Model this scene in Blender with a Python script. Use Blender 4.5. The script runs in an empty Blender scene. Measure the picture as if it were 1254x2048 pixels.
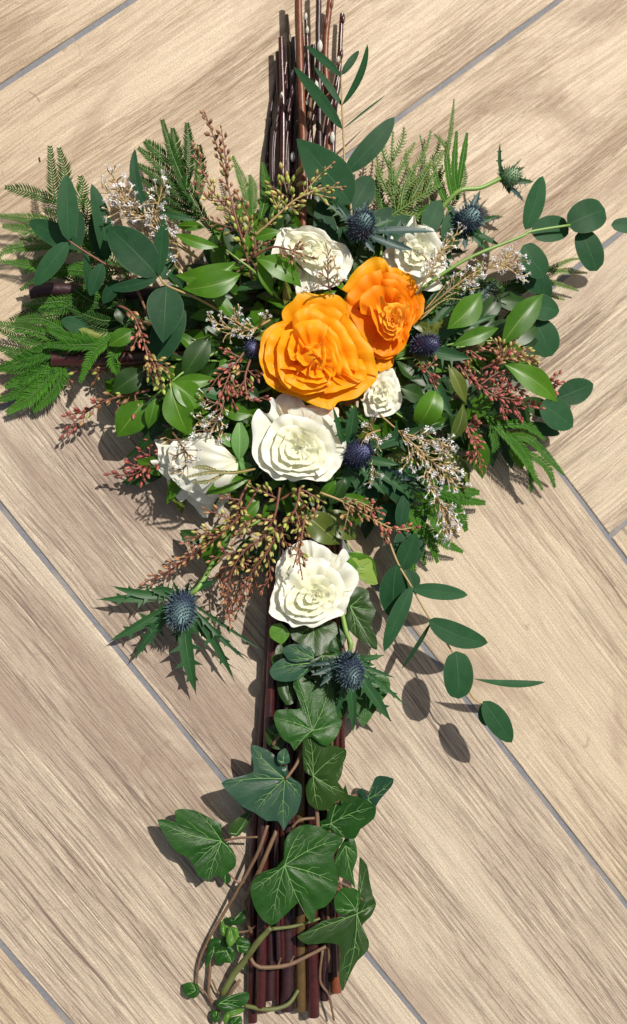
import bpy, math, random
import numpy as np
from mathutils import Vector, Matrix

S = bpy.context.scene
COL = S.collection
rnd = random.Random(7)

# ------------------------------------------------------------------ camera
FPX = 2000.0                                   # focal length in pixels of the 1254 px wide photograph
CAM = np.array([0.1266, -0.0812, 0.8189])
_w = Vector((0.0394, -0.2, 0.0))
_R = Matrix.Rotation(_w.length, 3, _w.normalized())
RC = np.array(_R)
cam_data = bpy.data.cameras.new("Camera")
cam = bpy.data.objects.new("Camera", cam_data)
COL.objects.link(cam)
cam.matrix_world = Matrix.Translation(Vector(CAM)) @ _R.to_4x4()
cam_data.sensor_fit = 'HORIZONTAL'
cam_data.sensor_width = 36.0
cam_data.lens = 36.0 * FPX / 1254.0
cam_data.clip_start = 0.02
cam_data.clip_end = 60.0
cam_data.dof.use_dof = True
cam_data.dof.focus_distance = 0.79
cam_data.dof.aperture_fstop = 9.0
S.camera = cam
S.render.resolution_x = 627
S.render.resolution_y = 1024

# ------------------------------------------------------------------ light
TO_SUN = Vector((0.30, 0.43, 0.84)).normalized()
elev = math.asin(TO_SUN.z)
world = bpy.data.worlds.new("World")
S.world = world
world.use_nodes = True
nt = world.node_tree
bg = nt.nodes["Background"]
sky = nt.nodes.new("ShaderNodeTexSky")
sky.sky_type = 'NISHITA'
sky.sun_disc = False
sky.sun_elevation = elev
sky.sun_rotation = math.atan2(TO_SUN.x, TO_SUN.y)
wb = nt.nodes.new("ShaderNodeMix")          # the camera's warm white balance
wb.data_type = 'RGBA'
wb.blend_type = 'MULTIPLY'
wb.inputs[0].default_value = 1.0
wb.inputs[7].default_value = (1.0, 0.78, 0.56, 1)
nt.links.new(sky.outputs[0], wb.inputs[6])
nt.links.new(wb.outputs[2], bg.inputs[0])
bg.inputs[1].default_value = 0.145
sl = bpy.data.lights.new("sun", 'SUN')
sl.energy = 4.6
sl.angle = math.radians(0.9)
sl.color = (1.0, 0.95, 0.87)
sun = bpy.data.objects.new("sun", sl)
COL.objects.link(sun)
sun.rotation_euler = TO_SUN.to_track_quat('Z', 'Y').to_euler()
sun.location = (0.5, 0.7, 1.5)
S.view_settings.view_transform = 'Standard'
S.view_settings.look = 'None'
S.view_settings.exposure = 0.03
S.view_settings.gamma = 1.0


def P(px, py, h=0.0):
    """the point of the place seen at photo pixel (px, py), h millimetres above the floor"""
    d = RC @ np.array([(px - 627.0) / FPX, -(py - 1024.0) / FPX, -1.0])
    t = (h * 0.001 - CAM[2]) / d[2]
    return CAM + t * d


def W(px, h=0.0):
    return px / 2440.0 * (1 - h * 0.001 / 0.82)


# ------------------------------------------------------------------ materials
def new_mat(name):
    m = bpy.data.materials.new(name)
    m.use_nodes = True
    t = m.node_tree
    t.nodes.clear()
    out = t.nodes.new("ShaderNodeOutputMaterial")
    return m, t, out


def N(t, kind, **kw):
    n = t.nodes.new(kind)
    for k, v in kw.items():
        if k.startswith('i_'):
            key = k[2:]
            key = int(key) if key.isdigit() else key.replace('_', ' ')
            n.inputs[key].default_value = v
        else:
            setattr(n, k, v)
    return n


def ramp(t, stops, fac, interp='LINEAR'):
    r = t.nodes.new("ShaderNodeValToRGB")
    r.color_ramp.interpolation = interp
    e = r.color_ramp.elements
    while len(e) < len(stops):
        e.new(0.5)
    for k, (p, c) in enumerate(stops):
        e[k].position = p
        e[k].color = (c, c, c, 1) if isinstance(c, (int, float)) else (*c, 1)
    t.links.new(fac, r.inputs[0])
    return r.outputs[0]


def mixc(t, fac, a, b, blend='MIX'):
    m = t.nodes.new("ShaderNodeMix")
    m.data_type = 'RGBA'
    m.blend_type = blend
    for key, v in ((0, fac), (6, a), (7, b)):
        if isinstance(v, (int, float)):
            m.inputs[key].default_value = v
        elif isinstance(v, tuple):
            m.inputs[key].default_value = (*v, 1)
        else:
            t.links.new(v, m.inputs[key])
    return m.outputs[2]


def math_n(t, op, a, b=0.0, c=None, clamp=False):
    m = t.nodes.new("ShaderNodeMath")
    m.operation = op
    m.use_clamp = clamp
    for k, v in enumerate((a, b, c)):
        if v is None:
            continue
        if isinstance(v, (int, float)):
            m.inputs[k].default_value = v
        else:
            t.links.new(v, m.inputs[k])
    return m.outputs[0]


def leaf_mat(name, c1, c2, vein=None, rough=0.4, trans=0.25, tcol=None, veinw=0.045, side=0.35, coat=0.0, spec=0.4, bump=0.15, edge=None):
    m, t, out = new_mat(name)
    uv = N(t, "ShaderNodeUVMap").outputs[0]
    sep = N(t, "ShaderNodeSeparateXYZ")
    t.links.new(uv, sep.inputs[0])
    u, v = sep.outputs[0], sep.outputs[1]
    tc = N(t, "ShaderNodeTexCoord")
    oi = N(t, "ShaderNodeObjectInfo")
    nz = N(t, "ShaderNodeTexNoise", i_Scale=75.0, i_Detail=6.0, i_Roughness=0.7)
    t.links.new(tc.outputs['Object'], nz.inputs['Vector'])
    f = math_n(t, 'MULTIPLY_ADD', oi.outputs['Random'], 0.7, math_n(t, 'MULTIPLY', nz.outputs[0], 1.5))
    f = math_n(t, 'SUBTRACT', f, 0.6, clamp=True)
    col = mixc(t, f, c1, c2)
    dist = math_n(t, 'ABSOLUTE', math_n(t, 'SUBTRACT', u, 0.5))
    hgt = nz.outputs[0]
    if vein:
        wd = math_n(t, 'MULTIPLY_ADD', v, -veinw * 0.7, veinw)
        mid = math_n(t, 'SUBTRACT', 1.0, math_n(t, 'DIVIDE', dist, wd), clamp=True)
        mid = math_n(t, 'MULTIPLY', mid, 1.6, clamp=True)
        # pinnate side veins
        ph = math_n(t, 'SUBTRACT', math_n(t, 'MULTIPLY', v, 11.0), math_n(t, 'MULTIPLY', dist, 6.0))
        fr = math_n(t, 'ABSOLUTE', math_n(t, 'SUBTRACT', math_n(t, 'FRACT', ph), 0.5))
        sv = math_n(t, 'SUBTRACT', 1.0, math_n(t, 'DIVIDE', fr, 0.07), clamp=True)
        sv = math_n(t, 'MULTIPLY', sv, side)
        vm = math_n(t, 'MAXIMUM', mid, sv)
        col = mixc(t, vm, col, vein)
        hgt = math_n(t, 'ADD', math_n(t, 'MULTIPLY', hgt, 0.6), math_n(t, 'MULTIPLY', vm, -0.8))
    if edge:
        em = math_n(t, 'MULTIPLY', math_n(t, 'SUBTRACT', dist, 0.47), 40.0, clamp=True)
        col = mixc(t, em, col, edge)
    # small pale specks and scuffs
    sp = N(t, "ShaderNodeTexNoise", i_Scale=420.0, i_Detail=2.0)
    t.links.new(tc.outputs['Object'], sp.inputs['Vector'])
    spm = math_n(t, 'MULTIPLY', math_n(t, 'SUBTRACT', sp.outputs[0], 0.66), 4.0, clamp=True)
    col = mixc(t, math_n(t, 'MULTIPLY', spm, 0.35), col, tuple(min(1, x * 1.8 + .06) for x in c2))
    b = N(t, "ShaderNodeBsdfPrincipled")
    b.inputs['Roughness'].default_value = rough
    b.inputs['Specular IOR Level'].default_value = spec
    b.inputs['Coat Weight'].default_value = coat
    b.inputs['Coat Roughness'].default_value = 0.25
    t.links.new(col, b.inputs['Base Color'])
    bp = N(t, "ShaderNodeBump", i_Strength=bump, i_Distance=0.0006)
    t.links.new(hgt, bp.inputs['Height'])
    t.links.new(bp.outputs[0], b.inputs['Normal'])
    sh = b.outputs[0]
    if trans > 0:
        tr = N(t, "ShaderNodeBsdfTranslucent")
        if tcol:
            tr.inputs[0].default_value = (*tcol, 1)
        else:
            t.links.new(col, tr.inputs[0])
        mx = N(t, "ShaderNodeMixShader")
        mx.inputs[0].default_value = trans
        t.links.new(b.outputs[0], mx.inputs[1])
        t.links.new(tr.outputs[0], mx.inputs[2])
        sh = mx.outputs[0]
    t.links.new(sh, out.inputs[0])
    return m


def petal_mat(name, base, tip, low, trans, tcol, rough=0.5, streak=0.2, bump=0.4, blush=None):
    """colour runs from the petal's claw (low) through its blade (base) to its rim (tip), v = 0..1"""
    m, t, out = new_mat(name)
    uv = N(t, "ShaderNodeUVMap").outputs[0]
    sep = N(t, "ShaderNodeSeparateXYZ")
    t.links.new(uv, sep.inputs[0])
    oi = N(t, "ShaderNodeObjectInfo")
    mp = N(t, "ShaderNodeMapping")
    mp.inputs['Scale'].default_value = (42.0, 2.2, 1.0)
    t.links.new(uv, mp.inputs[0])
    nz = N(t, "ShaderNodeTexNoise", i_Scale=1.0, i_Detail=5.0, i_Roughness=0.65)
    t.links.new(mp.outputs[0], nz.inputs['Vector'])
    tc = N(t, "ShaderNodeTexCoord")
    n2 = N(t, "ShaderNodeTexNoise", i_Scale=130.0, i_Detail=3.0)
    t.links.new(tc.outputs['Object'], n2.inputs['Vector'])
    col = ramp(t, [(0.0, low), (0.38, base), (0.85, base), (1.0, tip)], sep.outputs[1])
    dark = tuple(x * 0.80 for x in base)
    col = mixc(t, math_n(t, 'MULTIPLY', math_n(t, 'SUBTRACT', nz.outputs[0], 0.42), streak * 4, clamp=True), col, dark)
    col = mixc(t, math_n(t, 'MULTIPLY', oi.outputs['Random'], 0.25), col, low)
    if blush:
        bm = math_n(t, 'MULTIPLY', math_n(t, 'SUBTRACT', n2.outputs[0], 0.5), 2.0, clamp=True)
        col = mixc(t, bm, col, blush)
    b = N(t, "ShaderNodeBsdfPrincipled")
    b.inputs['Roughness'].default_value = rough
    b.inputs['Specular IOR Level'].default_value = 0.25
    b.inputs['Sheen Weight'].default_value = 0.1
    t.links.new(col, b.inputs['Base Color'])
    bp = N(t, "ShaderNodeBump", i_Strength=bump, i_Distance=0.0006)
    t.links.new(math_n(t, 'ADD', nz.outputs[0], math_n(t, 'MULTIPLY', n2.outputs[0], 0.7)), bp.inputs['Height'])
    t.links.new(bp.outputs[0], b.inputs['Normal'])
    tr = N(t, "ShaderNodeBsdfTranslucent")
    tr.inputs[0].default_value = (*tcol, 1)
    mx = N(t, "ShaderNodeMixShader")
    mx.inputs[0].default_value = trans
    t.links.new(b.outputs[0], mx.inputs[1])
    t.links.new(tr.outputs[0], mx.inputs[2])
    t.links.new(mx.outputs[0], out.inputs[0])
    return m


def bark_mat(name, c1, c2, rough=0.3, scale=(260, 260, 18), bump=0.3, coat=0.0, speck=None):
    m, t, out = new_mat(name)
    tc = N(t, "ShaderNodeTexCoord")
    mp = N(t, "ShaderNodeMapping")
    mp.inputs['Scale'].default_value = scale
    t.links.new(tc.outputs['Object'], mp.inputs[0])
    nz = N(t, "ShaderNodeTexNoise", i_Scale=1.0, i_Detail=5.0)
    t.links.new(mp.outputs[0], nz.inputs['Vector'])
    n2 = N(t, "ShaderNodeTexNoise", i_Scale=60.0, i_Detail=3.0)
    t.links.new(tc.outputs['Object'], n2.inputs['Vector'])
    f = math_n(t, 'ADD', math_n(t, 'MULTIPLY', nz.outputs[0], 0.8), math_n(t, 'MULTIPLY', n2.outputs[0], 0.8))
    col = mixc(t, math_n(t, 'SUBTRACT', f, 0.3, clamp=True), c1, c2)
    if speck:
        n3 = N(t, "ShaderNodeTexNoise", i_Scale=600.0, i_Detail=1.0)
        t.links.new(tc.outputs['Object'], n3.inputs['Vector'])
        col = mixc(t, math_n(t, 'MULTIPLY', math_n(t, 'SUBTRACT', n3.outputs[0], 0.64), 8.0, clamp=True), col, speck)
    b = N(t, "ShaderNodeBsdfPrincipled")
    b.inputs['Roughness'].default_value = rough
    b.inputs['Coat Weight'].default_value = coat
    b.inputs['Coat Roughness'].default_value = 0.15
    t.links.new(col, b.inputs['Base Color'])
    bp = N(t, "ShaderNodeBump", i_Strength=bump, i_Distance=0.0005)
    t.links.new(nz.outputs[0], bp.inputs['Height'])
    t.links.new(bp.outputs[0], b.inputs['Normal'])
    t.links.new(b.outputs[0], out.inputs[0])
    return m


def grad_mat(name, stops, rough=0.45, trans=0.0, spec=0.4, noise=0.0):
    """colour along the piece's own length (uv v); random shift per object"""
    m, t, out = new_mat(name)
    uv = N(t, "ShaderNodeUVMap").outputs[0]
    sep = N(t, "ShaderNodeSeparateXYZ")
    t.links.new(uv, sep.inputs[0])
    oi = N(t, "ShaderNodeObjectInfo")
    f = math_n(t, 'MULTIPLY_ADD', oi.outputs['Random'], 0.35, math_n(t, 'SUBTRACT', sep.outputs[1], 0.17), clamp=True)
    if noise == 0:
        f = f
    col = ramp(t, stops, f)
    hs = N(t, "ShaderNodeHueSaturation")
    t.links.new(col, hs.inputs['Color'])
    t.links.new(math_n(t, 'MULTIPLY_ADD', oi.outputs['Random'], 0.6, 0.7), hs.inputs['Value'])
    b = N(t, "ShaderNodeBsdfPrincipled")
    b.inputs['Roughness'].default_value = rough
    b.inputs['Specular IOR Level'].default_value = spec
    t.links.new(hs.outputs[0], b.inputs['Base Color'])
    sh = b.outputs[0]
    if trans:
        tr = N(t, "ShaderNodeBsdfTranslucent")
        t.links.new(hs.outputs[0], tr.inputs[0])
        mx = N(t, "ShaderNodeMixShader")
        mx.inputs[0].default_value = trans
        t.links.new(sh, mx.inputs[1])
        t.links.new(tr.outputs[0], mx.inputs[2])
        sh = mx.outputs[0]
    t.links.new(sh, out.inputs[0])
    return m


MT = {}
MT['euc'] = leaf_mat('eucalyptus leaf', (0.010, 0.044, 0.018), (0.028, 0.090, 0.036), (0.055, 0.14, 0.06), 0.5, 0.12, (0.04, .16, .03), veinw=0.018, side=0.04, spec=0.10, edge=(0.06, 0.11, 0.05))
MT['laurel'] = leaf_mat('laurel leaf', (0.034, 0.115, 0.006), (0.080, 0.205, 0.010), (0.26, 0.38, 0.07), 0.36, 0.25, (0.16, 0.40, 0.01), veinw=0.024, side=0.07, coat=0.0, spec=0.32)
MT['olive'] = leaf_mat('olive tinted leaf', (0.060, 0.100, 0.014), (0.120, 0.150, 0.020), (0.30, 0.32, 0.10), 0.35, 0.2, veinw=0.03, side=0.1)
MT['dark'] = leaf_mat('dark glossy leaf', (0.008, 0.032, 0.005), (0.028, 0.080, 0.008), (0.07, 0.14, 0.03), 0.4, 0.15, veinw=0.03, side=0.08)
MT['ivy'] = leaf_mat('ivy leaf', (0.005, 0.034, 0.004), (0.024, 0.092, 0.010), None, 0.38, 0.12, (0.03, 0.16, .01), spec=0.25, bump=1.0)
MT['ivyblue'] = leaf_mat('blue green ivy leaf', (0.014, 0.050, 0.026), (0.028, 0.085, 0.045), None, 0.36, 0.1, spec=0.35, bump=0.6)
MT['ivydark'] = leaf_mat('olive ivy leaf', (0.014, 0.044, 0.007), (0.030, 0.068, 0.009), None, 0.38, 0.12, spec=0.3, bump=0.6)
MT['ivylime'] = leaf_mat('young ivy leaf', (0.07, 0.19, 0.02), (0.12, 0.26, 0.03), None, 0.3, 0.2, spec=0.45)
MT['vein'] = bark_mat('pale leaf vein', (0.10, 0.22, 0.06), (0.17, 0.30, 0.10), 0.55)
MT['bract'] = leaf_mat('sea holly bract', (0.018, 0.066, 0.022), (0.034, 0.105, 0.032), (0.09, 0.20, 0.09), 0.45, 0.15, veinw=0.03, side=0.2, edge=(0.06, 0.13, 0.06), spec=0.25)
MT['bractblue'] = leaf_mat('blue sea holly bract', (0.018, 0.050, 0.042), (0.036, 0.080, 0.068), (0.11, 0.18, 0.17), 0.45, 0.12, veinw=0.04, side=0.4)
MT['bractbrown'] = leaf_mat('purple brown bract', (0.045, 0.035, 0.022), (0.07, 0.06, 0.03), (0.12, 0.12, 0.06), 0.5, 0.1, veinw=0.04)
MT['needle'] = leaf_mat('flat green needle', (0.024, 0.100, 0.006), (0.060, 0.190, 0.012), None, 0.5, 0.22, spec=0.1)
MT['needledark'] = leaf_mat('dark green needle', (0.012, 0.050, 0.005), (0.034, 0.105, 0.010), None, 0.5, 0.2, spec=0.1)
MT['needleyellow'] = leaf_mat('yellow green needle', (0.09, 0.16, 0.012), (0.17, 0.25, 0.025), None, 0.45, 0.3)
MT['white'] = petal_mat('ivory rose petal', (0.88, 0.88, 0.78), (0.93, 0.93, 0.88), (0.86, 0.86, 0.62), 0.27, (0.92, 0.90, 0.66), streak=0.04, bump=0.3)
MT['cream'] = petal_mat('cream inner rose petal', (0.86, 0.86, 0.70), (0.91, 0.91, 0.82), (0.80, 0.82, 0.50), 0.30, (0.92, 0.90, 0.60), streak=0.04, bump=0.3)
MT['blushp'] = petal_mat('blush rose petal', (0.88, 0.72, 0.62), (0.90, 0.80, 0.72), (0.80, 0.78, 0.50), 0.22, (0.9, 0.75, 0.55), streak=0.04, bump=0.3)
MT['orange'] = petal_mat('orange ranunculus petal', (1.00, 0.42, 0.002), (1.0, 0.50, 0.010), (0.98, 0.30, 0.001), 0.38, (1.0, 0.42, 0.004), streak=0.12, bump=0.3, rough=0.45)
MT['orangedeep'] = petal_mat('deep orange ranunculus petal', (1.0, 0.31, 0.002), (1.0, 0.42, 0.006), (0.95, 0.21, 0.001), 0.40, (1.0, 0.36, 0.003), streak=0.3, bump=0.45, rough=0.45)
MT['yellowc'] = petal_mat('yellow orange inner petal', (0.95, 0.44, 0.02), (0.98, 0.55, 0.05), (0.85, 0.35, 0.01), 0.3, (1.0, 0.5, 0.02), streak=0.15)
MT['sepal'] = leaf_mat('rose sepal', (0.10, 0.26, 0.05), (0.17, 0.36, 0.10), (0.3, 0.5, 0.2), 0.45, 0.3, veinw=0.05)
MT['stemgreen'] = bark_mat('green stem', (0.14, 0.26, 0.05), (0.22, 0.36, 0.08), 0.4)
MT['stemfern'] = bark_mat('fern stalk', (0.04, 0.11, 0.015), (0.08, 0.17, 0.03), 0.5)
MT['stembrown'] = bark_mat('brown twig', (0.10, 0.055, 0.03), (0.20, 0.12, 0.065), 0.6, bump=0.6)
MT['stemred'] = bark_mat('red flower stalk', (0.15, 0.045, 0.032), (0.24, 0.11, 0.065), 0.5)
MT['stemtan'] = bark_mat('tan stalk', (0.30, 0.20, 0.08), (0.42, 0.30, 0.13), 0.5)
MT['barkred'] = bark_mat('dark red bark', (0.012, 0.003, 0.004), (0.080, 0.013, 0.011), 0.34, coat=0.15, bump=0.5)
MT['barkpurple'] = bark_mat('purple bark', (0.009, 0.004, 0.006), (0.050, 0.014, 0.017),  0.45, coat=0.03, bump=0.7)
MT['barkorange'] = bark_mat('orange brown bark', (0.09, 0.022, 0.008), (0.24, 0.065, 0.022),  0.45, coat=0.03, bump=0.7)
MT['barkolive'] = bark_mat('olive brown bark', (0.05, 0.030, 0.012), (0.14, 0.085, 0.028), 0.3, coat=0.2, bump=0.2)
MT['barkivy'] = bark_mat('mottled green brown bark', (0.06, 0.055, 0.02), (0.16, 0.19, 0.05), 0.5, scale=(120, 120, 60), bump=0.6)
MT['barkgreen'] = bark_mat('green bark', (0.12, 0.15, 0.03), (0.22, 0.26, 0.06), 0.3, coat=0.2, bump=0.2)
MT['cut'] = bark_mat('cut wood', (0.42, 0.28, 0.14), (0.60, 0.44, 0.25), 0.7, bump=0.5)
MT['catkin'] = bark_mat('silky white catkin', (0.42, 0.42, 0.38), (0.66, 0.66, 0.60), 0.8)
G1, Y1 = (0.24, 0.30, 0.05), (0.50, 0.52, 0.12)
MT['budyellow'] = grad_mat('yellow green bud', [(0.0, (0.34, 0.15, 0.06)), (0.4, (0.32, 0.26, 0.07)), (1.0, (0.46, 0.42, 0.15))])
MT['budgreen'] = grad_mat('green bud', [(0.0, (0.24, 0.16, 0.05)), (0.4, G1), (1.0, (0.34, 0.36, 0.08))])
MT['budpink'] = grad_mat('pink bud', [(0.0, (0.27, 0.075, 0.045)), (0.6, (0.32, 0.155, 0.08)), (1.0, (0.40, 0.29, 0.12))])
MT['budred'] = grad_mat('dusky red bud', [(0.0, (0.24, 0.040, 0.035)), (0.6, (0.33, 0.085, 0.07)), (1.0, (0.42, 0.18, 0.11))])
MT['budbrown'] = grad_mat('brown bud', [(0.0, (0.20, 0.07, 0.04)), (0.6, (0.28, 0.15, 0.07)), (1.0, (0.38, 0.24, 0.10))])
MT['floret'] = grad_mat('blue thistle floret', [(0.0, (0.010, 0.014, 0.03)), (0.55, (0.024, 0.036, 0.070)), (1.0, (0.12, 0.20, 0.20))], rough=0.5)
MT['floretdark'] = grad_mat('violet thistle floret', [(0.0, (0.006, 0.007, 0.02)), (0.6, (0.018, 0.020, 0.055)), (1.0, (0.09, 0.10, 0.2))], rough=0.5)
MT['floretgreen'] = grad_mat('green thistle floret', [(0.0, (0.05, 0.10, 0.04)), (0.5, (0.12, 0.22, 0.10)), (1.0, (0.35, 0.45, 0.30))], rough=0.5)
MT['starwhite'] = grad_mat('tiny white flower', [(0.0, (0.62, 0.58, 0.50)), (0.4, (0.80, 0.79, 0.80)), (1.0, (0.88, 0.87, 0.92))], rough=0.6, trans=0.2)
MT['calyx'] = grad_mat('straw calyx', [(0.0, (0.22, 0.13, 0.05)), (0.6, (0.42, 0.30, 0.14)), (1.0, (0.60, 0.50, 0.32))], rough=0.6)


def wood_tile_mat(name, cream, tan, brown, stripe, seed, cloud=1.0, fine=1.0, fs=240.0):
    m, t, out = new_mat(name)
    tc = N(t, "ShaderNodeTexCoord")
    oi = N(t, "ShaderNodeObjectInfo")
    off = N(t, "ShaderNodeVectorMath", operation='SCALE')
    t.links.new(oi.outputs['Location'], off.inputs[0])
    off.inputs[3].default_value = 3.7
    base = N(t, "ShaderNodeVectorMath", operation='ADD')
    t.links.new(tc.outputs['Object'], base.inputs[0])
    t.links.new(off.outputs[0], base.inputs[1])
    # slow warp so that the grain wanders
    wn = N(t, "ShaderNodeTexNoise", i_Scale=3.2, i_Detail=2.0)
    t.links.new(base.outputs[0], wn.inputs['Vector'])
    wv = N(t, "ShaderNodeVectorMath", operation='MULTIPLY_ADD')
    t.links.new(wn.outputs['Color'], wv.inputs[0])
    wv.inputs[1].default_value = (0.0, 0.022, 0.0)
    t.links.new(base.outputs[0], wv.inputs[2])
    src = wv.outputs[0]

    def tex(scale, detail=6.0, rough=0.6, dist=0.0):
        mp = N(t, "ShaderNodeMapping")
        mp.inputs['Scale'].default_value = scale
        mp.inputs['Location'].default_value = (seed * 3.1, seed * 1.7, seed)
        t.links.new(src, mp.inputs[0])
        n = N(t, "ShaderNodeTexNoise", i_Scale=1.0, i_Detail=detail, i_Roughness=rough, i_Distortion=dist)
        t.links.new(mp.outputs[0], n.inputs['Vector'])
        return n.outputs[0]
    cl = tex((1.5, 12.0, 1.0), 5.0, 0.62, 0.7)             # broad printed bands
    c2 = tex((2.2, 26.0, 2.0), 4.0, 0.6, 0.5)             # narrower bands
    md = tex((6.0, 190.0, 1.0), 6.0, 0.72, 0.4)            # soft streaks
    fn = tex((10.0, fs, 1.0), 3.0, 0.7, 0.15)             # pores, long and thin
    f2 = tex((22.0, fs * 1.9, 3.0), 3.0, 0.7, 0.2)
    gr = tex((650.0, 900.0, 1.0), 2.0, 0.6)                # stipple of the glaze
    band = math_n(t, 'ADD', math_n(t, 'MULTIPLY', cl, 0.65), math_n(t, 'MULTIPLY', c2, 0.35))
    bm = ramp(t, [(0.43, 0.0), (0.60, 1.0)], band)
    col = mixc(t, bm, cream, tan)
    dk = ramp(t, [(0.55, 0.0), (0.68, 1.0)], band)
    col = mixc(t, math_n(t, 'MULTIPLY', dk, min(1.0, 0.5 * cloud)), col, brown)
    mk = math_n(t, 'MULTIPLY', ramp(t, [(0.50, 0.0), (0.66, 1.0)], md), math_n(t, 'MULTIPLY_ADD', bm, 0.75, 0.15))
    col = mixc(t, math_n(t, 'MULTIPLY', mk, min(1.0, 0.32 * cloud)), col, brown)
    pm = math_n(t, 'MULTIPLY_ADD', bm, 0.80, 0.20)
    pores = math_n(t, 'MULTIPLY', ramp(t, [(0.52, 0.0), (0.58, 1.0)], fn), pm)
    p2 = math_n(t, 'MULTIPLY', ramp(t, [(0.56, 0.0), (0.62, 1.0)], f2), pm)
    pores = math_n(t, 'MAXIMUM', pores, math_n(t, 'MULTIPLY', p2, 0.7))
    col = mixc(t, math_n(t, 'MULTIPLY', pores, min(1.0, 0.62 * fine)), col, stripe)
    light = ramp(t, [(0.54, 0.0), (0.60, 1.0)], tex((12.0, fs * 0.9, 7.0), 4.0, 0.7, 0.2))
    col = mixc(t, math_n(t, 'MULTIPLY', light, 0.45 * fine, clamp=True), col, tuple(min(1, x * 1.25) for x in cream))
    col = mixc(t, math_n(t, 'MULTIPLY', ramp(t, [(0.45, 0.0), (0.62, 1.0)], gr), 0.34), col, tuple(x * 0.55 for x in tan))
    pt = N(t, "ShaderNodeTexNoise", i_Scale=1.0, i_Detail=5.0, i_Roughness=0.62, i_Distortion=1.2)
    pmp = N(t, "ShaderNodeMapping")
    pmp.inputs['Scale'].default_value = (4.0, 9.0, 1.0)
    pmp.inputs['Location'].default_value = (seed * 5.3, seed * 2.9, 4.0)
    t.links.new(src, pmp.inputs[0])
    t.links.new(pmp.outputs[0], pt.inputs['Vector'])
    col = mixc(t, ramp(t, [(0.52, 0.0), (0.66, 0.85)], pt.outputs[0]), col, mixc(t, 0.5, tan, brown))
    # a few printed knots where the grain breaks up
    kn = N(t, "ShaderNodeTexNoise", i_Scale=26.0, i_Detail=4.0, i_Roughness=0.6, i_Distortion=1.5)
    t.links.new(src, kn.inputs['Vector'])
    kw = ramp(t, [(0.66, 0.0), (0.74, 0.5)], kn.outputs[0])
    col = mixc(t, kw, col, brown)
    b = N(t, "ShaderNodeBsdfPrincipled")
    b.inputs['Specular IOR Level'].default_value = 0.35
    t.links.new(col, b.inputs['Base Color'])
    t.links.new(ramp(t, [(0.3, 0.38), (0.7, 0.62)], md), b.inputs['Roughness'])
    bp = N(t, "ShaderNodeBump", i_Strength=0.55, i_Distance=0.0009)
    hh = math_n(t, 'SUBTRACT', math_n(t, 'MULTIPLY', gr, 0.6), math_n(t, 'ADD', pores, math_n(t, 'MULTIPLY', fn, 0.4)))
    t.links.new(hh, bp.inputs['Height'])
    t.links.new(bp.outputs[0], b.inputs['Normal'])
    t.links.new(b.outputs[0], out.inputs[0])
    return m


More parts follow.
